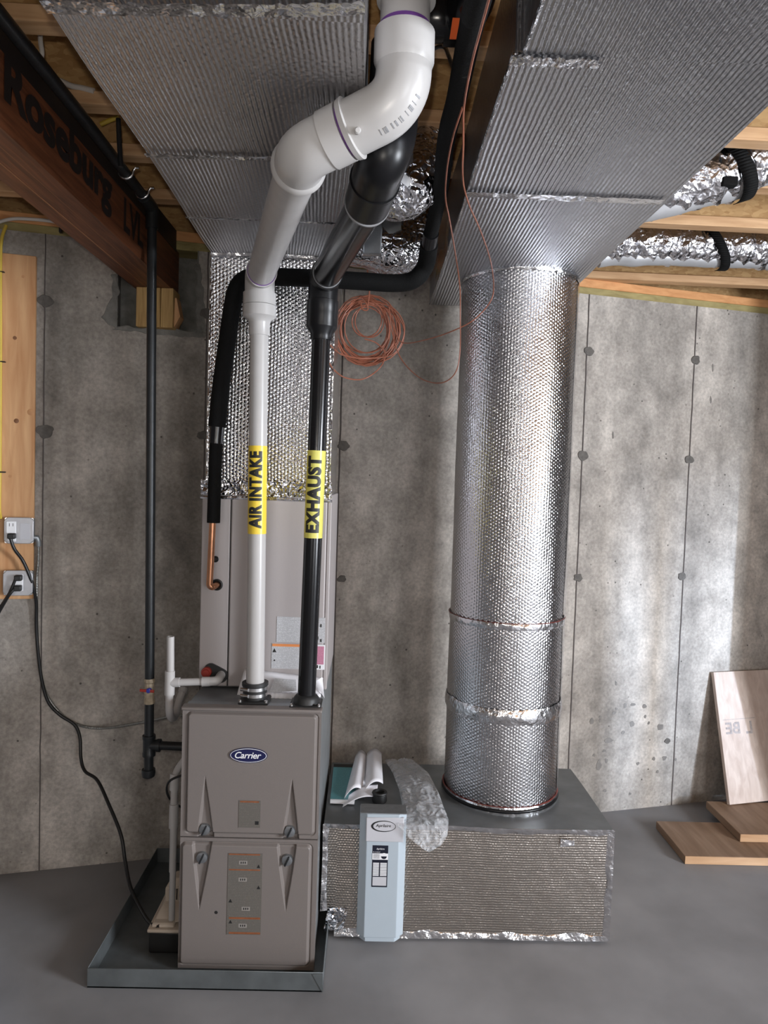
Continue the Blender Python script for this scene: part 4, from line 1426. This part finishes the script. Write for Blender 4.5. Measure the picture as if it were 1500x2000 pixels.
# shim blocks below the beam end
sb = [(-.985, -.935, 2.956), (-.933, -.888, 2.958), (-.886, -.836, 2.960)]
for k, (a, b, y) in enumerate(sb):
    lab = ['upright shim block under the beam end, left of the gas pipe', 'upright shim block under the beam end, partly behind the gas pipe', 'upright shim block under the beam end, right of the gas pipe'][k]
    zb = pz + .006
    o = MB().box(a, b, y + .02, y + .12, zb, 2.409).build('shim_block', mt['block'], bevel=.002, seg=1)
    tag(o, lab, 'wood block', 'shim blocks in the beam pocket')
o = MB().hexa([(-.836, 3.0, 2.255), (-.812, 3.0, 2.30), (-.812, 3.06, 2.30), (-.836, 3.06, 2.255), (-.834, 3.0, 2.375), (-.828, 3.0, 2.375), (-.828, 3.06, 2.375), (-.834, 3.06, 2.375)]).build('shim_wedge', mt['pinev'])
tag(o, 'thin wood wedge leaning at the right of the shim blocks', 'wood block')

GYv = 2.60
gas = thing('gas_pipe', at(290, 1480, GYv), 'black iron gas pipe running under the beam side and down to the furnace', 'pipe')
gx, gz, gr = -.808, 2.603, .0167
top = at(297, 430, GYv)
bot = at(292, 1332, GYv)
MB().tube([(gx - .01, -1.0, gz + .01), (gx, 2.0, gz), (gx, 2.53, gz - .01)], gr, 18).build('pipe', mt['iron'], gas)
MB().tube(rpath([(gx, 2.50, gz - .01), (gx, 2.60, gz - .012), top + Vector((0, 0, .0)), top - Vector((0, 0, .03))], .05, 10), gr * 1.32, 20).build('elbow', mt['iron'], gas, smooth=50)
MB().tube([top, bot], gr, 20).build('pipe', mt['iron'], gas)
dn = (bot - top).normalized()
v0 = at(292, 1325, GYv)
vl = MB().lathe(v0, dn, [(0, .0190), (.012, .0205), (.018, .0165), (.052, .0195), (.070, .0170), (.080, .0205), (.092, .0200)], 10).build('valve', mt['brass'], gas, smooth=30)
c = at(290, 1349, GYv - .026)
MB().lathe(c, (0, -1, 0), [(-.012, .008), (.003, .009), (.006, .006)], 16).build('valve_stem', mt['blue'], vl)
MB().obox(c + Vector((-.005, -.002, 0)), (1, 0, -.05), (0, 1, 0), (0, 0, 1), .026, .003, .0052).build('handle', mt['red'], vl, bevel=.002)
t0, t1 = at(291, 1388, GYv), at(290, 1440, GYv)
MB().tube([v0 + dn * .088, at(290, 1518, GYv)], gr, 20).build('pipe', mt['iron'], gas)
MB().lathe(at(291, 1436, GYv), dn, [(0, gr), (0, .0235), (.012, .0235), (.016, .0215), (.060, .0215), (.064, .0235), (.076, .0235), (.076, gr)], 24).build('tee', mt['iron'], gas, smooth=40)
tc = at(291, 1455, GYv)
tc2 = Vector((FX0 + .02, GYv, tc.z - .004))
MB().lathe(tc, (tc2 - tc), [(0, .0205), (.030, .0205), (.030, .0235), (.042, .0235), (.042, gr)], 24).build('tee', mt['iron'], gas, smooth=40)
MB().tube([tc, tc2], gr * .95, 18).build('nipple', mt['iron'], gas)
MB().lathe(at(290, 1502, GYv), dn, [(0, gr), (0, .0240), (.014, .0245), (.026, .0225), (.032, .014)], 24).build('cap', mt['iron'], gas, smooth=40)
for (x, y) in ((233, 333), (294, 408)):
    # J-shaped strap under the pipe
    d = _f + _r * ((x - 750) / F) - _u * ((y - 1000) / F)
    yy = min((CAM + d * ((gx - .02) / d.x)).y, 2.48)
    P = [(gx + .010, yy, gz + .026), (gx + .030, yy, gz + .020)] if False else []
    P = [(gx - .030, yy, gz + .03)] + [(gx - .023 * math.cos(a), yy, gz - .023 * math.sin(a)) for a in [PI * k / 10 for k in range(11)]] + [(gx + .030, yy, gz + .012), (gx + .042, yy, gz + .012)]
    MB().tube(P, .0045, 8).build('strap', mt['zinc'], gas, smooth=60)
rod = MB().tube([at(231, 232, 2.12), at(233, 280, 2.12), at(236, 326, 2.12)], .007, 12).build('hanger_rod', mt['iron'])
tag(rod, 'short dark rod dropping from the joists to the pipe hook by the beam', 'rod')

# ================================================================== CONDENSATE DRAIN
def pvc_tube(P, r, name, par, m='pvc', bend=.02): return MB().tube(rpath(P, bend, 8), r, 20).build(name, mt[m], par, smooth=50)


TY = 2.462
trap = thing('condensate_trap', at(332, 1340, TY), 'white plastic drain trap with an open standpipe, left of the coil cabinet', 'pipe')
o = MB().lathe(at(333, 1322, TY), at(333, 1243, TY) - at(333, 1322, TY), [(0, .0128), ((at(333, 1243, TY) - at(333, 1322, TY)).length, .0128), ((at(333, 1243, TY) - at(333, 1322, TY)).length, .0100), (.02, .0100)], 22).build('standpipe', mt['pvc'], trap, smooth=40)
a, b = at(331, 1357, TY), at(332, 1310, TY)
MB().lathe(a, b - a, [(0, .0170), ((b - a).length, .0170)], 24).build('tee', mt['pvc'], trap, smooth=40)
j = at(332, 1333, TY)
e = at(412, 1331, TY)
MB().lathe(j, e - j, [(0, .0165), (.034, .0165)], 24).build('tee_branch', mt['pvc'], trap, smooth=40)
pvc_tube([j, e], .0128, 'pipe', trap)
MB().lathe(e - (e - j).normalized() * .030, e - j, [(0, .0128), (0, .0165), (.026, .0165)], 24).build('elbow_hub', mt['pvc'], trap, smooth=40)
pvc_tube([e - (e - j).normalized() * .012, at(424, 1330, TY), at(432, 1318, CY - .004)], .0155, 'elbow', trap, bend=.016)
dn_ = [at(331, 1350, TY), at(331, 1388, TY + .01), at(335, 1402, TY + .05), at(343, 1396, TY + .10), at(349, 1372, TY + .14), at(357, 1350, TY + .16)]
MB().tube(spline(dn_, 8), .0134, 18).build('trap_bend', mt['pvcg'], trap, smooth=50)
c, d = at(356, 1353, TY + .158), at(359, 1343, TY + .17)
MB().lathe(c, d - c, [(0, .0140), (0, .0165), (.018, .0165), (.018, .0125)], 22).build('rim', mt['pvc'], trap, smooth=40)

DY = 2.43
drain = thing('drain_line', at(338, 1700, DY), 'white plastic drain pipe running down the left side of the furnace to the pump', 'pipe')
DX = at(340, 1600, DY).x
zq = lambda y: at(340, y, DY).z
MB().tube(rpath([(FX0 + .004, DY, zq(1440)), (FX0 - .003, DY, zq(1470)), (DX, DY, zq(1508)), (DX, DY, zq(1545))], .03, 6), .0115, 18).build('hose', mt['pvc'], drain, smooth=50)
for (ya, yb, r, m) in ((1540, 1572, .0118, 'pvcg'), (1510, 1542, .0155, 'pvc'), (1570, 1616, .0155, 'pvc'), (1614, 1702, .0118, 'pvc'), (1702, 1796, .0105, 'pvc')):
    MB().tube([(DX - .001, DY, zq(ya)), (DX - .002, DY, zq(yb))], r, 20).build('pipe' if r < .014 else 'coupling', mt[m], drain, smooth=50)
MB().tube(spline([(FX0 - .004, DY - .02, zq(1505)), (DX - .018, DY - .012, zq(1525)), (DX - .022, DY + .02, zq(1565)), (FX0 - .008, DY + .05, zq(1600))], 6), .004, 8).build('tie', mt['cord'], drain, smooth=50)

# condensate pump
pump = thing('condensate_pump', (-.68, 2.5, .006), 'small condensate pump with beige cover and black tank, in the pan beside the furnace', 'pump')
px0, px1 = -.722, FX0 - .006
MB().box(px0 + .004, px1, 2.400, 2.68, .007, .082).build('tank', mt['rubber'], pump, bevel=.006)
MB().box(px0, px1, 2.394, 2.69, .082, .094).build('cover_plate', mt['beige'], pump, bevel=.004)
mb = MB()
mb.hexa([(px0 + .010, 2.405, .094), (px1 - .03, 2.405, .094), (px1 - .03, 2.66, .094), (px0 + .010, 2.66, .094), (px0 + .012, 2.412, .106), (px1 - .034, 2.412, .106), (px1 - .034, 2.65, .112), (px0 + .016, 2.65, .112)])
mb.build('motor_cover', mt['beige'], pump, bevel=.005)
mb = MB()
mb.hexa([(px0 + .012, 2.425, .102), (px1 - .01, 2.425, .102), (px1 - .01, 2.63, .108), (px0 + .016, 2.63, .108), (px0 + .028, 2.495, .132), (px1 - .01, 2.495, .132), (px1 - .01, 2.61, .132), (px0 + .030, 2.61, .132)])
mb.build('motor_cover', mt['beige'], pump, bevel=.005)
tower = MB().hexa([(px0 + .028, 2.500, .126), (px1 - .004, 2.500, .126), (px1 - .004, 2.60, .126), (px0 + .030, 2.60, .126), (px0 + .029, 2.503, .180), (px1 - .004, 2.503, .180), (px1 - .004, 2.595, .180), (px0 + .033, 2.595, .180)]).build('motor_housing', mt['beige'], pump, bevel=.006)
MB().hexa([(px0 + .031, 2.505, .178), (px1 - .006, 2.505, .178), (px1 - .006, 2.593, .178), (px0 + .035, 2.593, .178), (px0 + .048, 2.530, .200), (px1 - .006, 2.530, .200), (px1 - .006, 2.58, .200), (px0 + .050, 2.58, .200)]).build('motor_cap', mt['beige'], pump, bevel=.005)
for k in range(3):
    x = px0 + .048 + k * .011
    MB().box(x, x + .004, 2.4985, 2.505, .138, .176).build('vent_slot', mt['ink'], tower, smooth=0)

# ================================================================== LEFT WALL: BOARD, BOXES, CABLES
def wallbox_px(x0, y0, x1, y1, o0, o1):
    a, b = atW(x0, y0, o1), atW(x1, y1, o1)
    m = MB()
    wbox(m, ws(a), ws(b), b.z, a.z, o0, o1)
    return m


bd = thing('mounting_board', atW(40, 1165), 'upright pine board fixed to the wall at the left edge behind the outlets', 'board')
m = MB()
s0, s1, z0_, z1_ = ws(atW(70, 800)) - .26, ws(atW(70, 800)), atW(70, 1168).z, atW(70, 503).z
wbox(m, s0, s1, z0_, z1_, .0005, .020)
m.build('plank', mt['pinev'], bd, bevel=.002, seg=1)
for (x, y, r) in ((32, 822, .010), (29, 660, .008), (60, 805, .014), (45, 540, .006), (20, 930, .007)):
    c = atW(x, y, .0202)
    MB().lathe(c, wn, [(0, r), (.0006, r * .9)], 18).build('knot', mt['knot' if .0075 < r < .012 else 'knot2'], bd)


def cord_px(name, pts, r, mat, par=None, n=8, seg=8):
    return MB().tube(spline(pts, n), r, seg).build(name, mt[mat], par, smooth=60)


outlets = []
for (x0, y0, x1, y1, lab) in ((8, 1010, 66, 1062, 'square metal outlet box, the upper one on the pine board, one plug in it'),
                              (6, 1114, 64, 1163, 'square metal outlet box, the lower one on the pine board, two plugs in it')):
    bx = thing('outlet_box', atW((x0 + x1) / 2, y1, .02), lab, 'outlet', 'outlet boxes on the pine board')
    outlets.append(bx)
    wallbox_px(x0 + 2, y0 + 2, x1 - 1, y1 - 2, .020, .056).build('box', mt['galvdull'], bx, bevel=.004)
    a, b = atW(x0, y0, .058), atW(x1, y1, .058)
    sa, sb_, zb, za_ = ws(a), ws(b), b.z, a.z
    ch = .013
    poly = [(sa + ch, zb), (sb_ - ch, zb), (sb_, zb + ch), (sb_, za_ - ch), (sb_ - ch, za_), (sa + ch, za_), (sa, za_ - ch), (sa, zb + ch)]
    MB().prism([wp(s, z, .054) for s, z in poly], wn * .006).build('cover', mt['coverp'], bx, bevel=.0025)
    for (s, z) in ((sa + .007, za_ - .007), (sb_ - .007, za_ - .007), (sb_ - .007, zb + .007), (sa + .007, zb + .007)):
        MB().lathe(wp(s, z, .05), wn, [(0, .006), (.004, .0055)], 10).build('screw', mt['zinc'], bx)
# upper box: receptacle left, blank plate right
bx = outlets[0]
rc = wallbox_px(12, 1018, 31, 1058, .058, .064).build('receptacle', mt['white'], bx, bevel=.002)
for (x, y, w_, h_) in ((18.5, 1025, 1.0, 3), (25.5, 1025, 1.0, 3)):
    wallbox_px(x - w_ / 2, y - h_, x + w_ / 2, y + h_, .064, .0646).build('slot', mt['ink'], rc, smooth=0)
MB().lathe(atW(23, 1030, .064), wn, [(0, .0026), (.0006, .0024)], 12).build('slot', mt['ink'], rc)
wallbox_px(39, 1022, 59, 1054, .058, .0605).build('blank_plate', mt['unitp'], bx, bevel=.001)
bx = outlets[1]
wallbox_px(27, 1122, 45, 1154, .058, .063).build('receptacle', mt['white'], bx, bevel=.002)

cordA = thing('pump_cord', atW(22, 1048, .07), 'black power cord hanging from the upper outlet down to the condensate pump', 'cord')
wallbox_px(14, 1042, 29, 1053, .064, .094).build('plug', mt['rubber'], cordA, bevel=.004)
pts = [atW(20, 1050, .09), atW(28, 1072, .085), atW(44, 1094, .065), atW(56, 1120, .062), atW(66, 1150, .05), atW(71, 1180, .03), atW(71, 1220, .02), atW(74, 1270, .02), atW(82, 1330, .02), atW(95, 1372, .02), atW(118, 1397, .02), atW(145, 1415, .03), atW(156, 1440, .05), atW(158, 1480, .08), at(166, 1506, 2.85), at(190, 1524, 2.82), at(212, 1570, 2.76), at(236, 1630, 2.70), at(244, 1680, 2.66), at(254, 1730, 2.60), at(272, 1770, 2.54), at(288, 1797, 2.47), at(300, 1808, 2.42), at(312, 1808, 2.412)]
cord_px('cord', pts, .0066, 'cord', cordA)
cordB = thing('appliance_cord', atW(30, 1140, .07), 'pair of black cords leaving the lower outlet at the left edge', 'cord')
for (x0, y0, x1, y1) in ((27, 1124, 42, 1135), (26, 1144, 41, 1155)):
    wallbox_px(x0, y0, x1, y1, .063, .092).build('plug', mt['rubber'], cordB, bevel=.004)
cord_px('cord', [atW(30, 1132, .088), atW(20, 1155, .085), atW(8, 1175, .07), atW(-10, 1205, .06), atW(-50, 1290, .05)], .006, 'cord', cordB)
cord_px('cord', [atW(28, 1150, .088), atW(18, 1162, .09), atW(6, 1182, .075), atW(-10, 1212, .065), atW(-50, 1300, .055)], .006, 'cord', cordB)

bxc = thing('armoured_cable', atW(72, 1055, .02), 'thin metal-clad cable looping along the wall from the upper outlet box to the furnace', 'cable')
MB().tube([atW(66, 1050, .036), atW(72, 1050, .034), atW(75, 1058, .028), atW(75, 1066, .024)], .011, 14).build('connector', mt['galvdull'], bxc, smooth=50)
pts = [atW(75, 1064, .022), atW(74, 1100, .018), atW(72, 1130, .014), atW(72, 1200, .012), atW(74, 1270, .012), atW(80, 1320, .012), atW(94, 1362, .012), atW(120, 1395, .012), atW(145, 1412, .014), atW(175, 1421, .02), atW(215, 1421, .05), at(265, 1413, 2.86), at(310, 1404, 2.78), at(346, 1397, 2.70), (FX0 + .008, 2.68, at(352, 1396, 2.68).z)]
S = spline(pts, 40)
R = [.0058 + .0009 * math.sin(k * 2.2) for k in range(len(S))]
MB().tube(S, R, 8).build('armour', mt['bx'], bxc, smooth=60)
MB().tube([at(341, 1398, 2.71), at(349, 1396, 2.69)], .009, 10).build('connector', mt['zinc'], bxc)

yc = thing('yellow_cable', atW(2, 700, .02), 'yellow cable stapled down the board at the far left edge', 'cable')
cord_px('cable', [atW(12, 440, .02), atW(3, 470, .028), atW(1, 530, .028), atW(1, 705, .028), atW(0, 920, .028), atW(-1, 990, .028), atW(2, 1014, .04)], .0062, 'ycable', yc)
for (x, y) in ((2, 530), (4, 706), (4, 922)):
    wallbox_px(x - 8, y - 1.5, x + 6, y + 1.5, .020, .036).build('staple', mt['ink'], yc, bevel=.001)
for (y) in (1014, 1116):
    pass

# small cables between the joists on the left, and along the plate
wc = cord_px('white_cable', [at(78, 55, 1.80), at(79, 80, 1.80), at(82, 104, 1.80), at(78, 115, 1.80), at(66, 104, 1.80)], .006, 'cable')
tag(wc, 'white cable loop hanging in the joist bay at upper left', 'cable')
wc = cord_px('white_cable', [at(118, 158, 2.03), at(140, 168, 2.03), at(160, 172, 2.03), at(184, 178, 2.03)], .008, 'cable')
tag(wc, 'white cable end lying across a joist bay at upper left', 'cable')
wc = thing('plate_cable', atW(60, 430, .02), 'white cable clipped along the wall plate at the far left', 'cable')
cord_px('cable', [atW(-20, 440, .0), atW(20, 428, .004), atW(60, 428, .004), atW(100, 432, .004), atW(113, 436, .002)], .007, 'cable', wc)
wallbox_px(115, 438, 120, 453, -.012, .012).build('staple', mt['ink'], wc)
yw = cord_px('yellow_cable', [at(196, 243, 2.30), at(212, 236, 2.30), at(232, 228, 2.30)], .007, 'ycable')
tag(yw, 'short yellow cable in the joist bay beside the hanger rod', 'cable')

# ================================================================== AIR CLEANER AND THINGS ON THE LOW BOX
AY = 2.440
unit = thing('air_cleaner', (.078, 2.47, .02), 'slim pale air cleaner cabinet with oval logo, standing in front of the low foil box', 'air cleaner')
ua, ub = -.006, .158
zb_, zt_ = .040, .494
poly = [(ua, 2.514), (ua, 2.462), (ua + .026, AY), (ub - .026, AY), (ub, 2.462), (ub, 2.514)]
m = MB()
m.prism([(x, y, zb_ + .012) for x, y in poly], (0, 0, zt_ - zb_ - .012))
m.prism([(ua + .010, 2.514, zb_ - .005), (ua + .010, 2.465, zb_ - .005), (ua + .030, AY + .004, zb_ - .005), (ub - .030, AY + .004, zb_ - .005), (ub - .010, 2.465, zb_ - .005), (ub - .010, 2.514, zb_ - .005)], (0, 0, .018))
m.build('cover', mt['unit'], unit, bevel=.002)
MB().box(ua + .001, ub - .001, AY + .004, 2.513, zt_, zt_ + .003).build('top_plate', mt['galv'], unit)
pl_ = MB().box(ua + .022, ub - .010, AY - .004, AY + .01, .398, zt_ - .010).build('logo_plate', mt['unitp'], unit, bevel=.003)
c = at(749, 1614, AY - .0045)
m = MB()
n = 56
for k in range(n):
    a0, a1 = 2 * PI * k / n, 2 * PI * (k + 1) / n
    i0 = lambda a: (c.x + .003 + .0385 * math.cos(a), c.y, c.z + .0172 * math.sin(a))
    o0 = lambda a: (c.x + .0430 * math.cos(a), c.y, c.z + .0200 * math.sin(a))
    m.quad(o0(a0), o0(a1), i0(a1), i0(a0))
m.build('logo_ring', mt['ink'], pl_, solid=.0006, smooth=0)
text_obj('lettering', 'Aprilaire', lambda x, y: (c.x + x, c.y - .0003, c.z + y + .001), mt['ink'], pl_, bold=.004, shear=.15, fit=(.052, .0135))
# sticker with heading, dial and table
L0, L1 = at(728, 1651, AY - .0008), at(758, 1733, AY - .0008)
X0_, X1_, Z0_, Z1_ = L0.x, L0.x + .0545, L1.z, L0.z
lb = MB().box(X0_, X1_, AY - .0008, AY, Z0_, Z1_).build('label', mt['darknavy'], unit, smooth=0)
W_, H_ = X1_ - X0_, Z1_ - Z0_


def lrect(u0, v0, u1, v1, mat, name='print_box', d=.0012):
    return MB().box(X0_ + u0 * W_, X0_ + u1 * W_, AY - d, AY - .0006, Z1_ - v0 * H_, Z1_ - v1 * H_).build(name, mt[mat], lb, smooth=0)


lrect(0.0, .19, 1.0, .34, 'white')
lrect(.06, .20, .46, .32, 'fine', d=.0015)
for k in range(11):
    v = .415 + k * .0295
    lrect(.06, v, .44, v + .019, 'white', 'table_row')
    lrect(.52, v, .94, v + .019, 'white', 'table_row')
lrect(.06, .755, .94, .965, 'unitp')
text_obj('lettering', 'Aprilaire', lambda x, y: (X0_ + W_ * .5 + x, AY - .0014, Z1_ - H_ * .085 + y), mt['white'], lb, bold=.004, shear=.15, fit=(.028, .008))
text_obj('lettering', 'Is it time?', lambda x, y: (X0_ + W_ * .27 + x, AY - .0014, Z1_ - H_ * .155 + y), mt['white'], lb, fit=(.024, .004))
q = Vector((X0_ + W_ * .74, AY - .0012, Z1_ - H_ * .255))
MB().lathe(q, (0, -1, 0), [(0, .0115), (.0005, .0115)], 28).build('dial', mt['white'], lb, smooth=0)
MB().prism([(q.x + .0098 * math.cos(a), q.y - .0006, q.z + .0098 * math.sin(a)) for a in [PI + PI * k / 14 for k in range(15)]], (0, -.0004, 0)).build('dial_half', mt['darknavy'], lb, smooth=0)

def onbox(x, y, z):
    d = _f + _r * ((x - 750) / F) - _u * ((y - 1000) / F)
    return CAM + d * ((z - CAM.z) / d.z)


ring = MB()
c = Vector((onbox(741, 1566, bz1 + .006).x, onbox(741, 1566, bz1 + .006).y, bz1 + .016))
ring = MB().lathe(c - Vector((0, 0, .008)), (0, 0, 1), [(0, .020), (0, .027), (.008, .029), (.030, .026), (.034, .030), (.038, .028), (.038, .019), (.0, .018)], 28).build('hose_end', mt['rubber'], smooth=40)
tag(ring, 'short black rubber hose end on the low box just behind the air cleaner', 'hose')

ZL = bz1 + .006
book = thing('teal_booklet', atW(665, 1530) if False else at(668, 1540, 2.70), 'teal booklet with a dark band, flat on the low box beside the furnace', 'booklet')


q = [onbox(645, 1564, ZL + .010), onbox(692, 1566, ZL + .010), onbox(702, 1494, ZL + .010), onbox(652, 1493, ZL + .010)]
for p in q: p.z = ZL
m = MB().prism(q, (0, 0, .012))
m.build('pages', mt['white'], book)
q2 = [p + Vector((0, 0, .0122)) for p in q]
q2[0] = q2[0].lerp(q2[3], .03); q2[1] = q2[1].lerp(q2[2], .03)
m = MB()
m.quad(q2[0], q2[1], q2[1].lerp(q2[2], .93), q2[0].lerp(q2[3], .93))
m.build('front', mt['teal'], book, smooth=0)
m = MB()
m.quad(q2[0].lerp(q2[3], .90), q2[1].lerp(q2[2], .90), q2[2], q2[3])
m.v = [p + Vector((0, 0, .0004)) for p in m.v]
m.build('spine_band', mt['ink'], book, smooth=0)

man = thing('folded_manual', onbox(705, 1550, ZL), 'folded white manual lying curled open on the low box in front of the wall', 'papers')
qa = [onbox(668, 1573, ZL + .02), onbox(740, 1545, ZL + .06), onbox(744, 1474, ZL + .06), onbox(698, 1474, ZL + .06)]


def sheet(a, b, c_, d, bow, name, lift=0.0, nu=24, nv=10):
    a, b, c_, d = [Vector(p) for p in (a, b, c_, d)]
    m = MB()

    def fn(u, v):
        p = (a * (1 - u) + b * u) * (1 - v) + (d * (1 - u) + c_ * u) * v
        return p + Vector((0, 0, bow(u, v) + lift))
    m.patch(fn, nu, nv, .2, .25)
    return m.build(name, mt['paper'], man, smooth=60, solid=.0015)


pA = [onbox(672, 1560, ZL + .012), onbox(712, 1538, ZL + .03), onbox(717, 1470, ZL + .03), onbox(694, 1470, ZL + .03)]
for p in pA: p.z = ZL + .012
sheet(*pA, lambda u, v: .030 * math.sin(PI * u) ** .8, 'page')
pB = [onbox(712, 1542, ZL + .03), onbox(748, 1538, ZL + .012), onbox(745, 1478, ZL + .012), onbox(717, 1470, ZL + .03)]
for p in pB: p.z = ZL + .014
sheet(*pB, lambda u, v: .034 * math.sin(PI * (u * .8 + .1)) ** .8, 'page')
pC = [onbox(669, 1574, ZL + .008), onbox(736, 1552, ZL + .03), onbox(738, 1530, ZL + .03), onbox(674, 1556, ZL + .01)]
for p in pC: p.z = ZL + .004
pC[1].z += .018; pC[2].z += .022
sheet(*pC, lambda u, v: .016 * math.sin(PI * u), 'page')

# clear plastic bag slumped over the front edge of the box
bag = thing('plastic_bag', onbox(820, 1560, ZL), 'crumpled clear plastic bag draped over the low box front beside the air cleaner', 'bag')
rows = [((752, 1468), (806, 1466), ZL + .05), ((768, 1490), (838, 1490), ZL + .06), ((780, 1520), (858, 1528), ZL + .065), ((786, 1552), (868, 1560), ZL + .06)]
G_ = [[onbox(l[0], l[1], z), onbox(r_[0], r_[1], z)] for (l, r_, z) in rows]
for g, zz in zip(G_, (ZL + .006, ZL + .012, ZL + .016, ZL + .018)):
    for p in g: p.z = zz
G_ += [[at(778, 1592, 2.485), at(876, 1600, 2.49)], [at(776, 1612, 2.425), at(874, 1630, 2.47)], [at(798, 1636, 2.425), at(862, 1650, 2.472)], [at(822, 1655, 2.43), at(838, 1664, 2.475)]]


def bagfn(off, sd):
    def fn(u, v):
        t = v * (len(G_) - 1)
        i = min(int(t), len(G_) - 2)
        f_ = t - i
        a = G_[i][0].lerp(G_[i + 1][0], f_)
        b = G_[i][1].lerp(G_[i + 1][1], f_)
        p = a.lerp(b, u)
        puff = math.sin(PI * u) ** .6 * (.35 + .65 * math.sin(PI * min(1, v * 1.05)))
        n1 = noise.noise(Vector((u * 3.2 + sd, v * 4, sd))) + .6 * noise.noise(Vector((u * 8 + sd, v * 10, sd))) - .9 * abs(noise.noise(Vector((u * 5 + sd, v * 7, sd))))
        d = Vector((0, -1, .35)) if v > .5 else Vector((0, -.3, 1))
        return p + d.normalized() * max(.0, off * puff + .010 * n1 * min(1, puff * 3) + .006)
    return fn


MB().patch(bagfn(.016, 1.3), 44, 60, .25, .35).build('film', mt['clear'], bag, smooth=60)
MB().patch(bagfn(.030, 6.1), 44, 60, .25, .35).build('film', mt['clear'], bag, smooth=60)

# bagged manual leaning behind the pipes on the furnace top
ppk = thing('bagged_papers', at(545, 1350, 2.5), 'white papers in a plastic sleeve lying on the furnace top behind the two vent pipes', 'papers')
a, b, c_, d = at(462, 1360, 2.468), at(626, 1366, 2.468), at(631, 1324, 2.515), at(478, 1306, 2.515)
m = MB()
m.patch(lambda u, v: (a.lerp(b, u)).lerp(d.lerp(c_, u), v) + Vector((0, -.010 * math.sin(PI * v) * (1 + .5 * noise.noise(Vector((u * 5, v * 4, 0)))), 0)), 30, 10, .3, .1)
m.build('sheet', mt['paper'], ppk, smooth=60, solid=.002)
P = [at(512, 1358, 2.455), at(560, 1360, 2.452), at(622, 1361, 2.455)]
S = spline(P, 20)
m = MB().tube(S, [.013 + .0016 * math.sin(k * 1.7) for k in range(len(S))], 14)
m.build('rolled_edge', mt['paper'], ppk, smooth=60)
e0, e1 = at(534, 1328, 2.488), at(576, 1354, 2.470)
m = MB()
a_, b_, c2, d2 = at(526, 1354, 2.452), at(580, 1350, 2.452), at(578, 1328, 2.48), at(538, 1326, 2.48)
m.patch(lambda u, v: a_.lerp(b_, u).lerp(d2.lerp(c2, u), v) + Vector((0, -.008, .004)), 6, 4, .1, .05)
m.build('printed_sheet', mt['fine'], ppk)
a_, b_, c2 = at(613, 1332, 2.47), at(634, 1364, 2.47), at(630, 1322, 2.48)
m = MB().patch(lambda u, v: a_.lerp(b_, u).lerp(c2, v * .95) + Vector((0, -.006 * math.sin(PI * v), 0)), 8, 8, .05, .05)
m.build('folded_corner', mt['paper'], ppk, smooth=60)

# ================================================================== LOOSE BOARDS AT THE RIGHT
for (a, b, c_, d, z0, z1, lab) in ((1.434, 2.06, 3.070, 3.395, .001, .038, 'brown plank lying flat on the floor by the wall, the lower one'), (1.748, 2.10, 3.205, 3.545, .039, .076, 'brown plank resting on top of the other plank, at the right edge')):
    pk = thing('plank', ((a + b) / 2, (c_ + d) / 2, z0), lab, 'board', 'offcut planks on the floor')
    MB().box(a, b, c_ + .002, d, z0, z1).build('board_face', mt['plank'], pk, bevel=.002, seg=1)
    MB().box(a + .001, b - .001, c_, c_ + .004, z0 + .001, z1 - .0015).build('cut_edge', mt['plankx'], pk, smooth=0)
pan_b = thing('leaning_board', (2.0, 3.6, .078), 'pale upright panel with faint stamped letters leaning on the wall at the right edge', 'board')
tl, bl = atW(1391, 1313, .014), Vector((1.842, 3.505, .078))
sx_ = wx * .46
dz_ = tl - bl
nn = dz_.cross(wx).normalized()
if nn.y > 0: nn = -nn
m = MB()
m.hexa([bl + nn * .010, bl + sx_ + nn * .010, bl + sx_ - nn * .010, bl - nn * .010, tl + nn * .010, tl + sx_ + nn * .010, tl + sx_ - nn * .010, tl - nn * .010])
m.build('panel', mt['board'], pan_b, bevel=.001, seg=1)


def onboard(s, t): return bl + wx * s + dz_ * t + nn * .0108


zz_ = dz_.length
text_obj('lettering', 'L', lambda x, y: onboard(.175 - x, .560 + y / zz_), mt['faded'], pan_b, bold=.025, fit=(.040, .062))
text_obj('lettering', 'BE', lambda x, y: onboard(.075 - x, .562 + y / zz_), mt['faded'], pan_b, bold=.025, fit=(.088, .058))
MB().hexa([onboard(.02, .625), onboard(.22, .628), onboard(.22, .628) - nn * .0004, onboard(.02, .625) - nn * .0004, onboard(.02, .629), onboard(.22, .632), onboard(.22, .632) - nn * .0004, onboard(.02, .629) - nn * .0004]).build('stamp_line', mt['faded'], pan_b, smooth=0)
